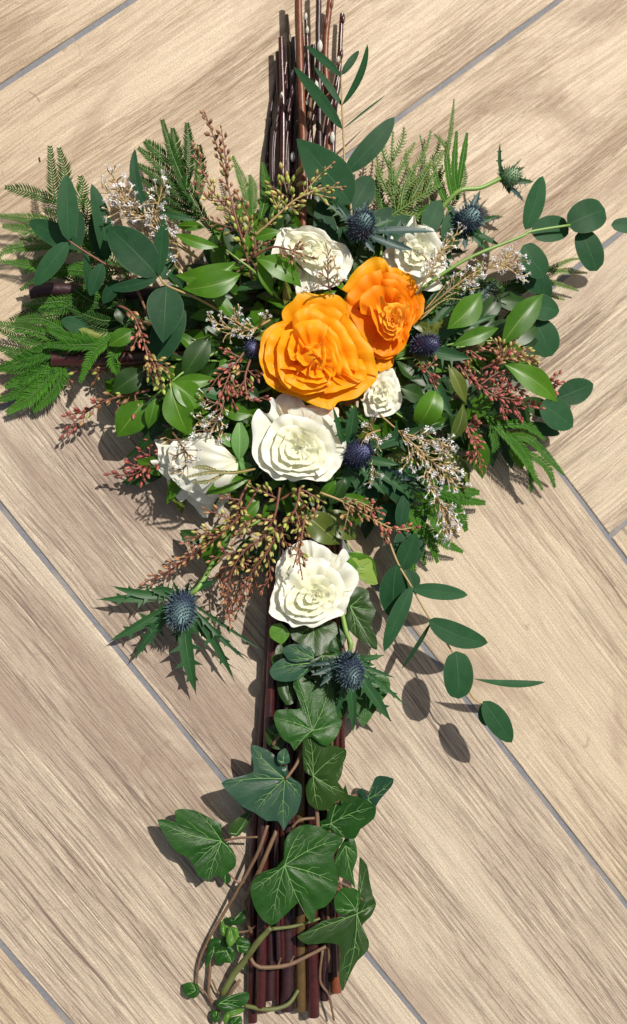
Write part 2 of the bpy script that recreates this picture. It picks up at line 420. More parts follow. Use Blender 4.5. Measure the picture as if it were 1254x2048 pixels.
# ------------------------------------------------------------------ mesh builder
class MB:
    def __init__(self):
        self.v = []
        self.f = []
        self.uv = []          # per vertex

    def add(self, vs, fs, uvs=None):
        b = len(self.v)
        self.v.extend([tuple(map(float, p)) for p in vs])
        self.f.extend([tuple(i + b for i in f) for f in fs])
        self.uv.extend(uvs if uvs is not None else [(0.5, 0.5)] * len(vs))
        return b

    def grid(self, pts, uv=None):
        """pts: array (n, k, 3)"""
        n, k = pts.shape[0], pts.shape[1]
        fs = [(i * k + j, i * k + j + 1, (i + 1) * k + j + 1, (i + 1) * k + j) for i in range(n - 1) for j in range(k - 1)]
        if uv is None:
            uv = [(j / (k - 1), i / (n - 1)) for i in range(n) for j in range(k)]
        self.add(pts.reshape(-1, 3), fs, uv)

    def tube(self, pts, r, sides=6, cap=True, wob=0.0):
        pts = np.asarray(pts, float)
        n = len(pts)
        rr = np.full(n, r) if np.isscalar(r) else np.interp(np.linspace(0, 1, n), np.linspace(0, 1, len(r)), r)
        tan = np.gradient(pts, axis=0)
        tan /= np.linalg.norm(tan, axis=1)[:, None] + 1e-12
        up = np.array([0.0, 0, 1.0])
        if abs(tan[0] @ up) > 0.9:
            up = np.array([1.0, 0, 0])
        vs, uvs = [], []
        a = np.cross(tan[0], up)
        a /= np.linalg.norm(a)
        for i in range(n):
            a = a - tan[i] * (a @ tan[i])
            a /= np.linalg.norm(a) + 1e-12
            b = np.cross(tan[i], a)
            for s in range(sides):
                th = 2 * math.pi * s / sides
                q = rr[i] * (1 + (rnd.uniform(-wob, wob) if wob else 0))
                vs.append(pts[i] + q * (math.cos(th) * a + math.sin(th) * b))
                uvs.append((s / sides, i / (n - 1)))
        fs = []
        for i in range(n - 1):
            for s in range(sides):
                s2 = (s + 1) % sides
                fs.append((i * sides + s, i * sides + s2, (i + 1) * sides + s2, (i + 1) * sides + s))
        if cap:
            fs.append(tuple(range(sides - 1, -1, -1)))
            fs.append(tuple((n - 1) * sides + s for s in range(sides)))
        self.add(vs, fs, uvs)

    def spindle(self, p0, p1, r, sides=6, rings=(0.0, 0.25, 0.55, 0.85, 1.0), prof=(0.25, 0.9, 1.0, 0.6, 0.0)):
        p0, p1 = np.asarray(p0, float), np.asarray(p1, float)
        d = p1 - p0
        L = np.linalg.norm(d) + 1e-12
        d = d / L
        a = np.cross(d, [0.3, 0.2, 1.0])
        a /= np.linalg.norm(a)
        b = np.cross(d, a)
        vs, uvs = [], []
        for t_, q in zip(rings, prof):
            for s in range(sides):
                th = 2 * math.pi * s / sides
                vs.append(p0 + d * L * t_ + (math.cos(th) * a + math.sin(th) * b) * r * max(q, 0.02))
                uvs.append((s / sides, t_))
        fs = []
        for i in range(len(rings) - 1):
            for s in range(sides):
                s2 = (s + 1) % sides
                fs.append((i * sides + s, i * sides + s2, (i + 1) * sides + s2, (i + 1) * sides + s))
        self.add(vs, fs, uvs)

    def mesh(self, name, mat, origin=None):
        me = bpy.data.meshes.new(name)
        v = np.array(self.v)
        if origin is not None:
            v = v - np.asarray(origin)
        me.from_pydata(v.tolist(), [], self.f)
        uvl = me.uv_layers.new(name="UVMap")
        li = np.empty(len(me.loops), dtype=np.int32)
        me.loops.foreach_get("vertex_index", li)
        uva = np.array(self.uv, dtype=np.float32)[li]
        uvl.data.foreach_set("uv", uva.ravel())
        me.polygons.foreach_set("use_smooth", [True] * len(me.polygons))
        me.materials.append(mat)
        me.update()
        return me


def thing(name, label, cat, loc, group=None):
    o = bpy.data.objects.new(name, None)
    COL.objects.link(o)
    o.empty_display_size = 0.01
    o.location = Vector(loc)
    o['label'] = label
    o['category'] = cat
    if group:
        o['group'] = group
    o['_wl'] = [float(x) for x in loc]
    return o


def wloc(o):
    return np.array(list(o['_wl']))


def part(name, mb, mat, parent, origin=None, kind=None, label=None):
    if origin is None:
        origin = wloc(parent)
    origin = np.asarray(origin, float)
    me = mb.mesh(name, mat, origin)
    o = bpy.data.objects.new(name, me)
    COL.objects.link(o)
    o.parent = parent
    o.location = Vector(origin - wloc(parent))
    o['_wl'] = [float(x) for x in origin]
    if kind:
        o['kind'] = kind
    if label:
        o['label'] = label
    return o


def inst(name, me, parent, pos, rot, scale=1.0):
    o = bpy.data.objects.new(name, me)
    COL.objects.link(o)
    o.parent = parent
    o.location = Vector(np.asarray(pos) - wloc(parent))
    o.rotation_mode = 'QUATERNION'
    o.rotation_quaternion = rot
    o.scale = (scale, scale, scale) if np.isscalar(scale) else scale
    return o


def norm(v):
    v = np.asarray(v, float)
    return v / (np.linalg.norm(v) + 1e-12)


def smooth(pts, m=6):
    """Catmull-Rom through the points"""
    p = np.asarray(pts, float)
    if len(p) < 3:
        return np.array([p[0] + (p[-1] - p[0]) * k / m for k in range(m + 1)])
    q = np.vstack([2 * p[0] - p[1], p, 2 * p[-1] - p[-2]])
    out = []
    for i in range(1, len(q) - 2):
        for k in range(m):
            t = k / m
            out.append(0.5 * ((2 * q[i]) + (-q[i - 1] + q[i + 1]) * t + (2 * q[i - 1] - 5 * q[i] + 4 * q[i + 1] - q[i + 2]) * t * t + (-q[i - 1] + 3 * q[i] - 3 * q[i + 1] + q[i + 2]) * t ** 3))
    out.append(q[-2])
    return np.array(out)


def path(pxs):
    """[(x, y, h mm)...] to points"""
    return [P(*q) for q in pxs]


def prof(shape, t):
    t = np.clip(t, 0, 1)
    if shape == 'ellip':
        return np.sin(np.pi * t ** 0.9) ** 0.62
    if shape == 'round':
        return np.sqrt(np.clip(1 - (2 * t - 1) ** 2, 0, 1)) ** 0.9
    if shape == 'ovate':
        return np.sin(np.pi * t ** 0.75) ** 0.85 * (1 - 0.15 * t)
    if shape == 'obov':
        return np.sin(np.pi * t ** 1.25) ** 0.75
    return np.sin(np.pi * t ** 0.95) ** 1.05       # lance


def leaf_mb(mb, p0, p1, w, shape='lance', bend=0.0, arch=0.06, fold=0.18, roll=0.0, wave=0.0, n=14, k=6, teeth=0, tw=0.0, ph=0.0):
    p0, p1 = np.asarray(p0, float), np.asarray(p1, float)
    T = p1 - p0
    L = np.linalg.norm(T)
    T = T / L
    side = norm(np.cross(T, [0, 0, 1.0]))
    Nn = norm(np.cross(side, T))
    ts = np.linspace(0, 1, n)
    ss = np.linspace(-1, 1, k + 1)
    out = np.zeros((n, k + 1, 3))
    for i, t in enumerate(ts):
        a = roll + tw * (t - 0.3)
        sd = side * math.cos(a) + Nn * math.sin(a)
        nn = -side * math.sin(a) + Nn * math.cos(a)
        c = p0 + T * L * t + side * bend * L * 4 * t * (1 - t) + Nn * arch * L * 4 * t * (1 - t)
        hw = 0.5 * w * float(prof(shape, t))
        for j, s in enumerate(ss):
            q = hw * s
            if teeth and abs(s) > 0.99:
                q *= 1.0 + (0.9 if i % teeth == teeth - 1 else -0.25) * math.sin(math.pi * min(1, t * 1.1)) ** 0.5
                c2 = c + T * (0.035 * L if i % teeth == teeth - 1 else 0)
            else:
                c2 = c
            wv = wave * w * math.sin(t * 11 + ph + (2.1 if s < 0 else 0)) * s * s
            out[i, j] = c2 + sd * q + nn * (fold * abs(q) + wv)
    mb.grid(out)


def leaf(parent, p0, p1, w, mat, name='leaf', origin=None, label=None, **kw):
    mb = MB()
    leaf_mb(mb, p0, p1, w, **kw)
    return part(name, mb, MT[mat], parent, p0, label=label)


def rot_to(d, twist=0.0):
    d = Vector(norm(d))
    return d.to_track_quat('Z', 'Y') @ Vector((0, 0, 1)).rotation_difference(Vector((0, 0, 1))) if twist == 0 else d.to_track_quat('Z', 'Y') @ Matrix.Rotation(twist, 3, 'Z').to_quaternion()


# ------------------------------------------------------------------ the floor: wood look tiles laid in a herringbone
g = 0.6718
D1 = np.array([math.cos(g), math.sin(g)])
D2 = np.array([math.sin(g), -math.cos(g)])
ALINE = {-1: -0.2046, 0: 0.0042, 1: 0.2028, 2: 0.3951}
BLINE = {-1: -0.2031, 0: 0.0004, 1: 0.1983, 2: 0.4038}


def aline(k):
    return ALINE.get(k, 0.2 * k)


def bline(k):
    return BLINE.get(k, 0.2 * k)


def floor_empty(name):
    o = bpy.data.objects.new(name, None)
    COL.objects.link(o)
    o['kind'] = 'structure'
    o['label'] = 'pale wood look floor tiles laid in a herringbone with grey grout'
    o['_wl'] = [0.0, 0.0, 0.0]
    return o


floor = floor_empty('floor')
gm, gt, gout = new_mat('grey grout')
gtc = N(gt, "ShaderNodeTexCoord")
gnz = N(gt, "ShaderNodeTexNoise", i_Scale=350.0, i_Detail=6.0)
gt.links.new(gtc.outputs['Object'], gnz.inputs['Vector'])
gnb = N(gt, "ShaderNodeTexNoise", i_Scale=24.0, i_Detail=3.0)
gt.links.new(gtc.outputs['Object'], gnb.inputs['Vector'])
gcol = mixc(gt, gnz.outputs[0], (0.13, 0.135, 0.15), (0.22, 0.22, 0.24))
gcol = mixc(gt, ramp(gt, [(0.45, 0.0), (0.65, 0.5)], gnb.outputs[0]), gcol, (0.30, 0.27, 0.24))
gb = N(gt, "ShaderNodeBsdfPrincipled", i_Roughness=0.85)
gt.links.new(gcol, gb.inputs['Base Color'])
gbp = N(gt, "ShaderNodeBump", i_Strength=0.7, i_Distance=0.0008)
gt.links.new(gnz.outputs[0], gbp.inputs['Height'])
gt.links.new(gbp.outputs[0], gb.inputs['Normal'])
gt.links.new(gb.outputs[0], gout.inputs[0])
mb = MB()
mb.add([(-3.2, -3.2, -0.0012), (3.2, -3.2, -0.0012), (3.2, 3.2, -0.0012), (-3.2, 3.2, -0.0012), (-3.2, -3.2, -0.02), (3.2, -3.2, -0.02), (3.2, 3.2, -0.02), (-3.2, 3.2, -0.02)],
       [(0, 1, 2, 3), (7, 6, 5, 4), (0, 4, 5, 1), (1, 5, 6, 2), (2, 6, 7, 3), (3, 7, 4, 0)])
go = part('grout', mb, gm, floor)

TM = [
    wood_tile_mat('cream oak tile', (0.57, 0.455, 0.32), (0.44, 0.33, 0.22), (0.20, 0.120, 0.072), (0.19, 0.12, 0.078), 1.0, cloud=1.3, fine=0.85, fs=320),
    wood_tile_mat('grey oak tile', (0.53, 0.445, 0.335), (0.385, 0.300, 0.230), (0.24, 0.165, 0.125), (0.11, 0.070, 0.055), 4.0, cloud=1.2, fine=1.5, fs=430),
    wood_tile_mat('tan oak tile', (0.54, 0.445, 0.32), (0.41, 0.315, 0.22), (0.25, 0.165, 0.120), (0.14, 0.092, 0.068), 9.0, cloud=1.1, fine=1.4, fs=390),
]
GAP = 0.0021


def tile_mesh(L, Wd):
    """slab with softened, slightly uneven edges, top at z = 0"""
    m = MB()
    r = 0.0009
    n = 24
    x0, x1, y0, y1 = -L / 2, L / 2, -Wd / 2, Wd / 2
    loop = [(x0 + (x1 - x0) * i / n, y0) for i in range(n)] + [(x1, y0 + (y1 - y0) * i / 6) for i in range(6)] + \
           [(x1 - (x1 - x0) * i / n, y1) for i in range(n)] + [(x0, y1 - (y1 - y0) * i / 6) for i in range(6)]
    rr = random.Random(int(L * 1e5))
    jit = [(rr.uniform(-1, 1) * 0.00035, rr.uniform(-1, 1) * 0.00035) for _ in loop]
    c = len(loop)
    vs = []
    for z, inset in ((-0.009, 0.0), (-r, 0.0), (-r * 0.3, r * 0.35), (0.0, r)):
        for (x, y), (jx, jy) in zip(loop, jit):
            sx = -np.sign(x) if abs(abs(x) - L / 2) < 1e-9 else 0
            sy = -np.sign(y) if abs(abs(y) - Wd / 2) < 1e-9 else 0
            vs.append((x + sx * inset + jx, y + sy * inset + jy, z))
    fs = []
    for k in range(3):
        for i in range(c):
            j = (i + 1) % c
            fs.append((k * c + i, k * c + j, (k + 1) * c + j, (k + 1) * c + i))
    fs.append(tuple(3 * c + i for i in range(c)))
    m.add(vs, fs)
    return m


TILE_CACHE = {}


def tile(a0, a1, b0, b1, along_a, mi):
    ac, bc = (a0 + a1) / 2, (b0 + b1) / 2
    L, Wd = (a1 - a0 - 2 * GAP, b1 - b0 - 2 * GAP) if along_a else (b1 - b0 - 2 * GAP, a1 - a0 - 2 * GAP)
    key = (round(L, 3), round(Wd, 3), mi)
    if key not in TILE_CACHE:
        TILE_CACHE[key] = tile_mesh(L, Wd).mesh('tile', TM[mi])
        for p in TILE_CACHE[key].polygons:
            p.use_smooth = False
    o = bpy.data.objects.new('tile', TILE_CACHE[key])
    COL.objects.link(o)
    o.parent = floor
    c = D1 * ac + D2 * bc
    o.location = (c[0], c[1], 0)
    d = D1 if along_a else D2
    o.rotation_euler = (0, 0, math.atan2(d[1], d[0]))


LT = 6
seen = set()
for i in range(-26, 27):
    for q in (-2, -1, 0, 1, 2):
        ia, ib = q * LT, -q * LT          # lattice shift
        # family along D1: b in [i, i+1], a in [i+1, i+1+LT]
        a0k, b0k = i + 1 + ia, i + ib
        ctr = D1 * 0.2 * (a0k + LT / 2) + D2 * 0.2 * (b0k + .5)
        if np.linalg.norm(ctr) < 3.6:
            tile(aline(a0k), aline(a0k + LT), bline(b0k), bline(b0k + 1), True, 0 if (b0k, q) in ((-1, 0), (0, 0), (-2, 0)) else (2 if b0k % 2 else 0))
        a0k, b0k = i + ia, i + ib
        ctr = D1 * 0.2 * (a0k + .5) + D2 * 0.2 * (b0k + LT / 2)
        if np.linalg.norm(ctr) < 3.6:
            tile(aline(a0k), aline(a0k + 1), bline(b0k), bline(b0k + LT), False, 1 if (a0k, q) in ((0, 0), (-1, 0)) else 2)
# ------------------------------------------------------------------ plant builders
def petal_pts(a, da, Rs, thm, zr, lip, spiral, ruf, seed, nu=15, nv=14, edge=0.0):
    """bulb profile (angle from the base up to thm) ending in a lip; rim wavy and pinched"""
    rr = random.Random(seed)
    f1, f2, f3, f4 = (rr.uniform(0, 6.28) for _ in range(4))
    tip = rr.uniform(0.0, 0.06) if da < .8 else rr.uniform(-0.03, 0.03)
    lean = rr.uniform(-0.10, 0.10)
    cz = 1 - math.cos(thm)
    pts = np.zeros((nv, nu, 3))
    for i in range(nv):
        v = i / (nv - 1)
        for j in range(nu):
            s = -1 + 2 * j / (nu - 1)
            top = 1 - 0.20 * abs(s) ** 2.4 + tip * math.exp(-(s * 4.5) ** 2) + lean * s
            t = v * top
            body = min(t, 0.80) / 0.80
            th = thm * body
            r = Rs * math.sin(th) if th < math.pi / 2 or True else Rs
            z = zr * (1 - math.cos(th)) / cz
            ex = max(0.0, t - 0.80) / 0.20
            r += lip * Rs * (0.55 * ex + 0.45 * ex * ex)
            z += zr * 0.05 * ex - abs(lip) * Rs * 0.55 * ex ** 2.4
            # edges of the petal curl back
            ed = max(0.0, abs(s) - 0.72) / 0.28
            r += edge * Rs * ed * ed * v
            w = t ** 2.2
            n_ = math.sin(s * 2.7 + f1) * 0.8 + math.sin(s * 6.1 + f2) * 0.5 + math.sin(s * 13 + f3) * 0.16 * w
            r += ruf * Rs * w * n_
            z += ruf * Rs * 0.9 * w * (math.sin(s * 3.7 + f4) * 0.8 + math.sin(s * 9.1 + f1) * 0.35)
            # shallow creases running up the petal
            r += 0.012 * Rs * math.sin(s * 9 + f3 + t * 2) * math.sin(math.pi * min(1, t))
            r *= 1 + spiral * s
            ang = a + s * da * (0.40 + 0.60 * min(1, t * 1.5))
            pts[i, j] = (r * math.cos(ang), r * math.sin(ang), z)
    return pts


def rose(name, label, cx, cy, h, diam, axis, mats, seed, npet=30, H=0.8, r_in=0.16, pw=1.0, th=(2.3, 1.45), lip=(0.05, 0.30), ruf=(0.03, 0.055), cat='rose', group=None,
         base_depth=0.75, squash=(1, 1), spin=0.0, da=(1.25, 0.95), zr=(1.0, 0.62), extra=(), stem_to=None, sepals=0, coff=(0, 0), jit=0.06, edge=0.05, heart=6):
    """a flower whose rim, about h mm above the floor, is seen at pixel (cx, cy)"""
    rr = random.Random(seed)
    c = P(cx, cy, h)
    R = W(diam, h) / 2 * 1.17
    ax = norm(axis)
    q = Vector(ax).to_track_quat('Z', 'Y')
    base = c - ax * R * base_depth
    t_ = thing(name, label, cat, base, group)
    M = np.array(q.to_matrix())
    a = spin
    for k in range(npet):
        f = k / (npet - 1)
        g_ = f ** pw
        thm = th[0] + (th[1] - th[0]) * f ** 0.7
        lp = (lip[0] + (lip[1] - lip[0]) * f) * rr.uniform(0.5, 1.4)
        Rr = R * (r_in + (1 - r_in) * g_)                     # radius of the rim
        Rs = Rr / max(0.55, math.sin(thm)) / (1 + max(0, lp))
        zz = R * H * (zr[0] + (zr[1] - zr[0]) * f ** 1.6) * rr.uniform(0.95, 1.05)
        d_ = (da[0] + (da[1] - da[0]) * f) * rr.uniform(0.85, 1.15)
        rf = ruf[0] + (ruf[1] - ruf[0]) * f
        a += 2.399 + rr.uniform(-0.35, 0.35)
        pts = petal_pts(a, d_, Rs * rr.uniform(1 - jit, 1 + jit), thm, zz, lp, 0.05 + 0.05 * (1 - f), rf * rr.uniform(.6, 1.3), seed * 100 + k, nu=19 if f > .3 else 13, edge=edge * f * rr.uniform(0.3, 1.6))
        pts[..., 0] = pts[..., 0] * squash[0] + coff[0] * R * (1 - f) ** 1.3 * (pts[..., 2] / (R * H))
        pts[..., 1] = pts[..., 1] * squash[1] + coff[1] * R * (1 - f) ** 1.3 * (pts[..., 2] / (R * H))
        mb = MB()
        mb.grid(pts @ M.T + base)
        mat = mats(f, k) if callable(mats) else mats
        part('petal', mb, MT[mat], t_, base)
    for k in range(heart):                                   # folded petals closing the heart
        f = k / max(1, heart - 1)
        Rr = R * r_in * (0.15 + 0.75 * f)
        thm = 2.3 - .3 * f
        pts = petal_pts(a + k * 2.1 + rr.uniform(-.5, .5), rr.uniform(1.0, 1.5), Rr / math.sin(thm) , thm, R * H * zr[0] * rr.uniform(.90, .98), 0.0, 0.2, 0.12, seed * 100 + 60 + k, nu=11, nv=9)
        pts[..., 0] = pts[..., 0] * squash[0] + coff[0] * R * (pts[..., 2] / (R * H))
        pts[..., 1] = pts[..., 1] * squash[1] + coff[1] * R * (pts[..., 2] / (R * H))
        mb = MB()
        mb.grid(pts @ M.T + base)
        part('petal', mb, MT[mats(0, k) if callable(mats) else mats], t_, base)
    mb = MB()
    cz_ = np.array([coff[0] * R, coff[1] * R, 0]) @ M.T
    mb.spindle(base, base + cz_ * .9 + ax * R * H * zr[0] * .88, R * r_in * .9, 9, (0, .3, .7, .9, 1), (.5, 1, 1, .7, .1))
    part('heart', mb, MT[mats(0, 0) if callable(mats) else mats], t_, base)
    for (an, Rm, zz, lp, dd, mat, sd) in extra:               # loose outer petals: direction, reach, height, lip, half width
        pts = petal_pts(an, dd, R * Rm / (1 + lp), 1.5, R * H * zz, lp, 0.03, 0.05, sd, nu=19)
        mb = MB()
        mb.grid(pts @ M.T + base)
        part('petal', mb, MT[mat], t_, base, label='pale blush outer petal' if mat == 'blushp' else None)
    mb = MB()
    mb.spindle(base - ax * R * 0.28, base + ax * R * 0.15, R * 0.22, 10)
    part('calyx', mb, MT['sepal'], t_, base)
    for k in range(5 if sepals else 0):
        an = k * 1.2566 + 0.4
        d = M @ np.array([math.cos(an), math.sin(an), 0.25])
        leaf(t_, base - ax * R * 0.1, base + norm(d) * R * 0.95, R * 0.34, 'sepal', name='sepal', arch=-0.12)
    if stem_to is not None:
        e = P(*stem_to)
        mb = MB()
        mb.tube(smooth([base, base - ax * R * .6, e], 6), 0.0024, 8)
        part('stem', mb, MT['stemgreen'], t_, base)
    return t_


def traced_flower(name, label, cat, group, tr, ctr, h0, petals, mat, seed, dome=12.0, depth=15.0, stem_to=None, heartmat=None, core=10, crown=1.0):
    """a flower whose petals follow the rims seen in the photograph. petals: (rim pixels, level 0 outer .. 1 inner, {options})"""
    sc, ox, oy = tr
    rr = random.Random(seed)
    cx, cy = ctr[0] / sc + ox, ctr[1] / sc + oy
    base = P(cx, cy, h0 - depth - 16)
    t_ = thing(name, label, cat, base, group)
    for pi, pt in enumerate(petals):
        rim, lev = pt[0], pt[1]
        op = pt[2] if len(pt) > 2 else {}
        c = np.array([(x / sc + ox, y / sc + oy) for x, y in rim])
        c3 = smooth(np.c_[c, np.zeros(len(c))], 7)[:, :2]
        n = len(c3)
        hc = h0 - 1.3 * dome * (1 - lev) ** 1.1 + op.get('dh', 0)
        lip = op.get('lip', 4.6)
        dp = op.get('depth', depth) * (0.75 + 0.5 * (1 - lev))
        f1, f2, f3 = (rr.uniform(0, 6.28) for _ in range(3))
        um = op.get('umax', 0.72 if lev < .65 else 0.85)
        us = [um * x for x in (0.0, .05, .11, .19, .28, .39, .52, .66, .82, 1.0)]
        rows = len(us)
        g_ = np.zeros((rows, n, 3))
        kb = op.get('bulge', 1.0) * rr.uniform(.8, 1.25)
        for j in range(n):
            s_ = -1 + 2 * j / (n - 1)
            q = c3[j]
            cc = np.array([cx, cy])
            o_ = q - cc
            rad = np.linalg.norm(o_) + 1e-6
            o_ = o_ / rad
            wv = math.sin(s_ * 4.1 + f1) * .6 + math.sin(s_ * 9.7 + f2) * .5
            q = q + o_ * (0.7 * math.sin(s_ * 11 + f3) + 0.3 * math.sin(s_ * 23 + f1))
            hh = hc + 1.3 * wv - (4.5 * abs(s_) ** 3 if s_ < 0 else -0.6 * s_ ** 3)
            for r_, u in enumerate(us):
                px = q + (cc - q) * u
                d_ = rad * u                                         # pixels in from the rim
                edge_up = 1.2 * math.exp(-d_ / 2.5) * (0.3 + 0.9 * math.sin(s_ * 4.3 + f3))
                cr = 0.14 * math.sin(s_ * 15 + f1 + u * 4) + 0.06 * math.sin(s_ * 31 + f2)
                hz_ = hh + edge_up + 1.5 * kb * math.sin(math.pi * min(1.0, d_ / 42.0)) - dp * 1.25 * u ** 1.35 + cr * min(1, d_ / 12)
                g_[rows - 1 - r_, j] = P(px[0], px[1], hz_)
        mb = MB()
        vv = [1.0 - 0.95 * u for u in us]
        vv = vv[::-1]
        uvs = [(j / (n - 1), vv[i]) for i in range(rows) for j in range(n)]
        mb.grid(g_, uvs)
        part('petal', mb, MT[op.get('mat', 'cream' if (mat == 'white' and lev > .5) else mat)], t_, base, label=op.get('label'))
    mb = MB()
    mb.spindle(base, P(cx, cy, h0 - depth * .30), W(core), 10, (0, .3, .7, .9, 1), (.6, 2.4, 2.2, 1.3, .1))
    part('heart', mb, MT[heartmat or mat], t_, base)
    mb = MB()
    mb.spindle(base - np.array([0, 0, .006]), base + np.array([0, 0, .004]), 0.006, 10)
    part('calyx', mb, MT['sepal'], t_, base)
    if stem_to is not None:
        mb = MB()
        e = P(*stem_to)
        mb.tube(smooth([base, (base + e) / 2 + np.array([0, 0, .003]), e], 6), 0.0024, 8)
        part('stem', mb, MT['stemgreen'], t_, base)
    return t_


def shell_flower(name, label, cat, group, tr, basepx, hb, petals, mat, seed, stem_to=None):
    """a flower seen from its side: petals spring from the calyx and swell out to their rims. petals: (rim pixels, rim h, swell, {options})"""
    sc, ox, oy = tr
    rr = random.Random(seed)
    bx, by = basepx[0] / sc + ox, basepx[1] / sc + oy
    base = P(bx, by, hb)
    t_ = thing(name, label, cat, base, group)
    for rim, hr, sw, *op in petals:
        op = op[0] if op else {}
        c = smooth(np.array([(x / sc + ox, y / sc + oy, 0) for x, y in rim]), 6)[:, :2]
        n = len(c)
        f1, f2 = rr.uniform(0, 6), rr.uniform(0, 6)
        nv = 12
        g_ = np.zeros((nv, n, 3))
        for j in range(n):
            s_ = -1 + 2 * j / (n - 1)
            for i in range(nv):
                t = i / (nv - 1)
                px = np.array([bx, by]) * (1 - t) + c[j] * t
                h = hb * (1 - t) + hr * t + sw * math.sin(math.pi * t ** .8) * (1 - .35 * s_ * s_)
                h += t ** 2 * (1.6 * math.sin(s_ * 5 + f1) + .8 * math.sin(s_ * 12 + f2)) + 0.35 * math.sin(s_ * 16 + f1) * math.sin(math.pi * t)
                h += op.get('flare', 0) * max(0, t - .8) * 5
                g_[i, j] = P(px[0], px[1], h)
        mb = MB()
        mb.grid(g_)
        part('petal', mb, MT[op.get('mat', mat)], t_, base)
    mb = MB()
    a = P(bx + 10, by - 6, hb - 3)
    mb.spindle(a, P(bx - 12, by + 6, hb + 1), 0.0075, 10)
    part('calyx', mb, MT['sepal'], t_, base)
    for (tx, ty, th_, w_) in ((985, 320, 48, 34), (1010, 690, 34, 18), (1070, 700, 34, 24)):
        leaf(t_, P(bx + 2, by, hb + 6), P(tx / sc + ox, ty / sc + oy, th_), W(w_), 'sepal', name='sepal', fold=.3, arch=.1)
    if stem_to is not None:
        mb = MB()
        mb.tube(smooth([base, (base + P(*stem_to)) / 2, P(*stem_to)], 6), 0.0024, 8)
        part('stem', mb, MT['stemgreen'], t_, base)
    return t_


BUD = {}


def bud_mesh(mat, big=False):
    if (mat, big) not in BUD:
        mb = MB()
        if big:
            mb.spindle((0, 0, 0), (0, 0, 0.0042), 0.0013, 6, (0, .3, .65, 1), (0.35, 1.0, 0.75, 0.05))
        else:
            mb.spindle((0, 0, 0), (0, 0, 0.0056), 0.00158, 7, (0, .2, .5, .8, 1), (0.35, 0.92, 1.0, 0.6, 0.04))
        BUD[(mat, big)] = mb.mesh('bud', MT[mat])
    return BUD[(mat, big)]


def spray(label, paths, cols, seed=1, dens=1.0, size=1.0, group='flower bud sprays of the bouquet', stem='stemred', ped=1.0, up=0.35, cat='bud spray', spread=1.0, twin=True):
    """flower bud panicle: paths = list of [(x,y,h)...] from base to tip; cols = bud materials from base to tip"""
    rr = random.Random(seed)
    base = P(*paths[0][0])
    t_ = thing('bud_spray', label, cat, base, group)
    mb = MB()
    todo = []
    for pi, pp in enumerate(paths):
        c = smooth(path(pp), 7)
        d = np.linalg.norm(np.diff(c, axis=0), axis=1)
        L = d.sum()
        cum = np.concatenate([[0], np.cumsum(d)]) / L
        mb.tube(c, [0.0011, 0.0005] if pi == 0 else [0.0008, 0.0004], 5)
        nb = max(4, int(L / 0.0037 * dens))
        for k in range(nb):
            t = (k + 0.7) / nb * 0.93 + 0.07
            if pi == 0 and t < 0.16:
                continue
            q = np.array([np.interp(t, cum, c[:, a]) for a in range(3)])
            t2 = min(1, t + .03)
            q2 = np.array([np.interp(t2, cum, c[:, a]) for a in range(3)])
            tan = norm(q2 - q) if np.linalg.norm(q2 - q) > 1e-7 else norm(c[-1] - c[-2])
            sd = norm(np.cross(tan, [0, 0, 1]))
            sgn = 1 if k % 2 else -1
            out = sd * sgn * rr.uniform(0.45, 1.0) * spread + np.array([0, 0, 1]) * rr.uniform(-0.5, 0.8) + tan * rr.uniform(0.3, 1.0)
            pl = rr.uniform(0.0016, 0.0050) * ped * size * (1.15 - 0.5 * t)
            if k == nb - 1:
                out = tan
            e1 = q + norm(out) * pl
            bd = norm(norm(out) * 0.6 + tan * 0.8 + np.array([0, 0, up]) + np.array([rr.uniform(-.3, .3) for _ in range(3)]))
            mb.tube([q, (q + e1) / 2 + np.array([0, 0, 0.0004]), e1], [0.0004, 0.00035], 4, cap=False)
            todo.append((e1, bd, t))
            if twin and rr.random() < 0.35:
                out2 = norm(out) + sd * rr.uniform(-.7, .7) + np.array([0, 0, rr.uniform(-.3, .7)])
                e2 = q + norm(out2) * pl * 1.5
                mb.tube([q, e2], [0.0004, 0.00035], 4, cap=False)
                todo.append((e2, norm(bd + norm(out2)), t))
    part('stalk', mb, MT[stem], t_, base)
    for e, bd, t in todo:
        ci = min(len(cols) - 1, max(0, int(t * len(cols) + rr.uniform(-0.6, 0.6))))
        s = size * rr.uniform(0.65, 1.02) * (1.05 - 0.25 * t)
        inst('bud', bud_mesh(cols[ci]), t_, e, rot_to(bd, rr.uniform(0, 6)), (s * rr.uniform(.85, 1.1), s * rr.uniform(.85, 1.1), s))
    return t_


STAR = {}


def star_mesh():
    if 's' not in STAR:
        mb = MB()
        for k in range(5):
            a = k * 2 * math.pi / 5
            d = np.array([math.cos(a), math.sin(a), 0.0])
            s = np.array([-math.sin(a), math.cos(a), 0.0])
            pts = np.array([[d * 0.0002 - s * .0001, d * 0.0002 + s * .0001],
                            [d * 0.0013 + [0, 0, .0007] - s * .0006, d * 0.0013 + [0, 0, .0007] + s * .0006],
                            [d * 0.0026 + [0, 0, .0009] - s * .0007, d * 0.0026 + [0, 0, .0009] + s * .0007],
                            [d * 0.0032 + [0, 0, .0007] - s * .0001, d * 0.0032 + [0, 0, .0007] + s * .0001]])
            mb.grid(pts)
        STAR['s'] = mb.mesh('flower', MT['starwhite'])
        mb = MB()
        mb.spindle((0, 0, -0.0042), (0, 0, 0.0004), 0.0007, 5, (0, .4, .8, 1), (.2, .7, 1, .8))
        STAR['c'] = mb.mesh('calyx', MT['calyx'])
    return STAR['s'], STAR['c']


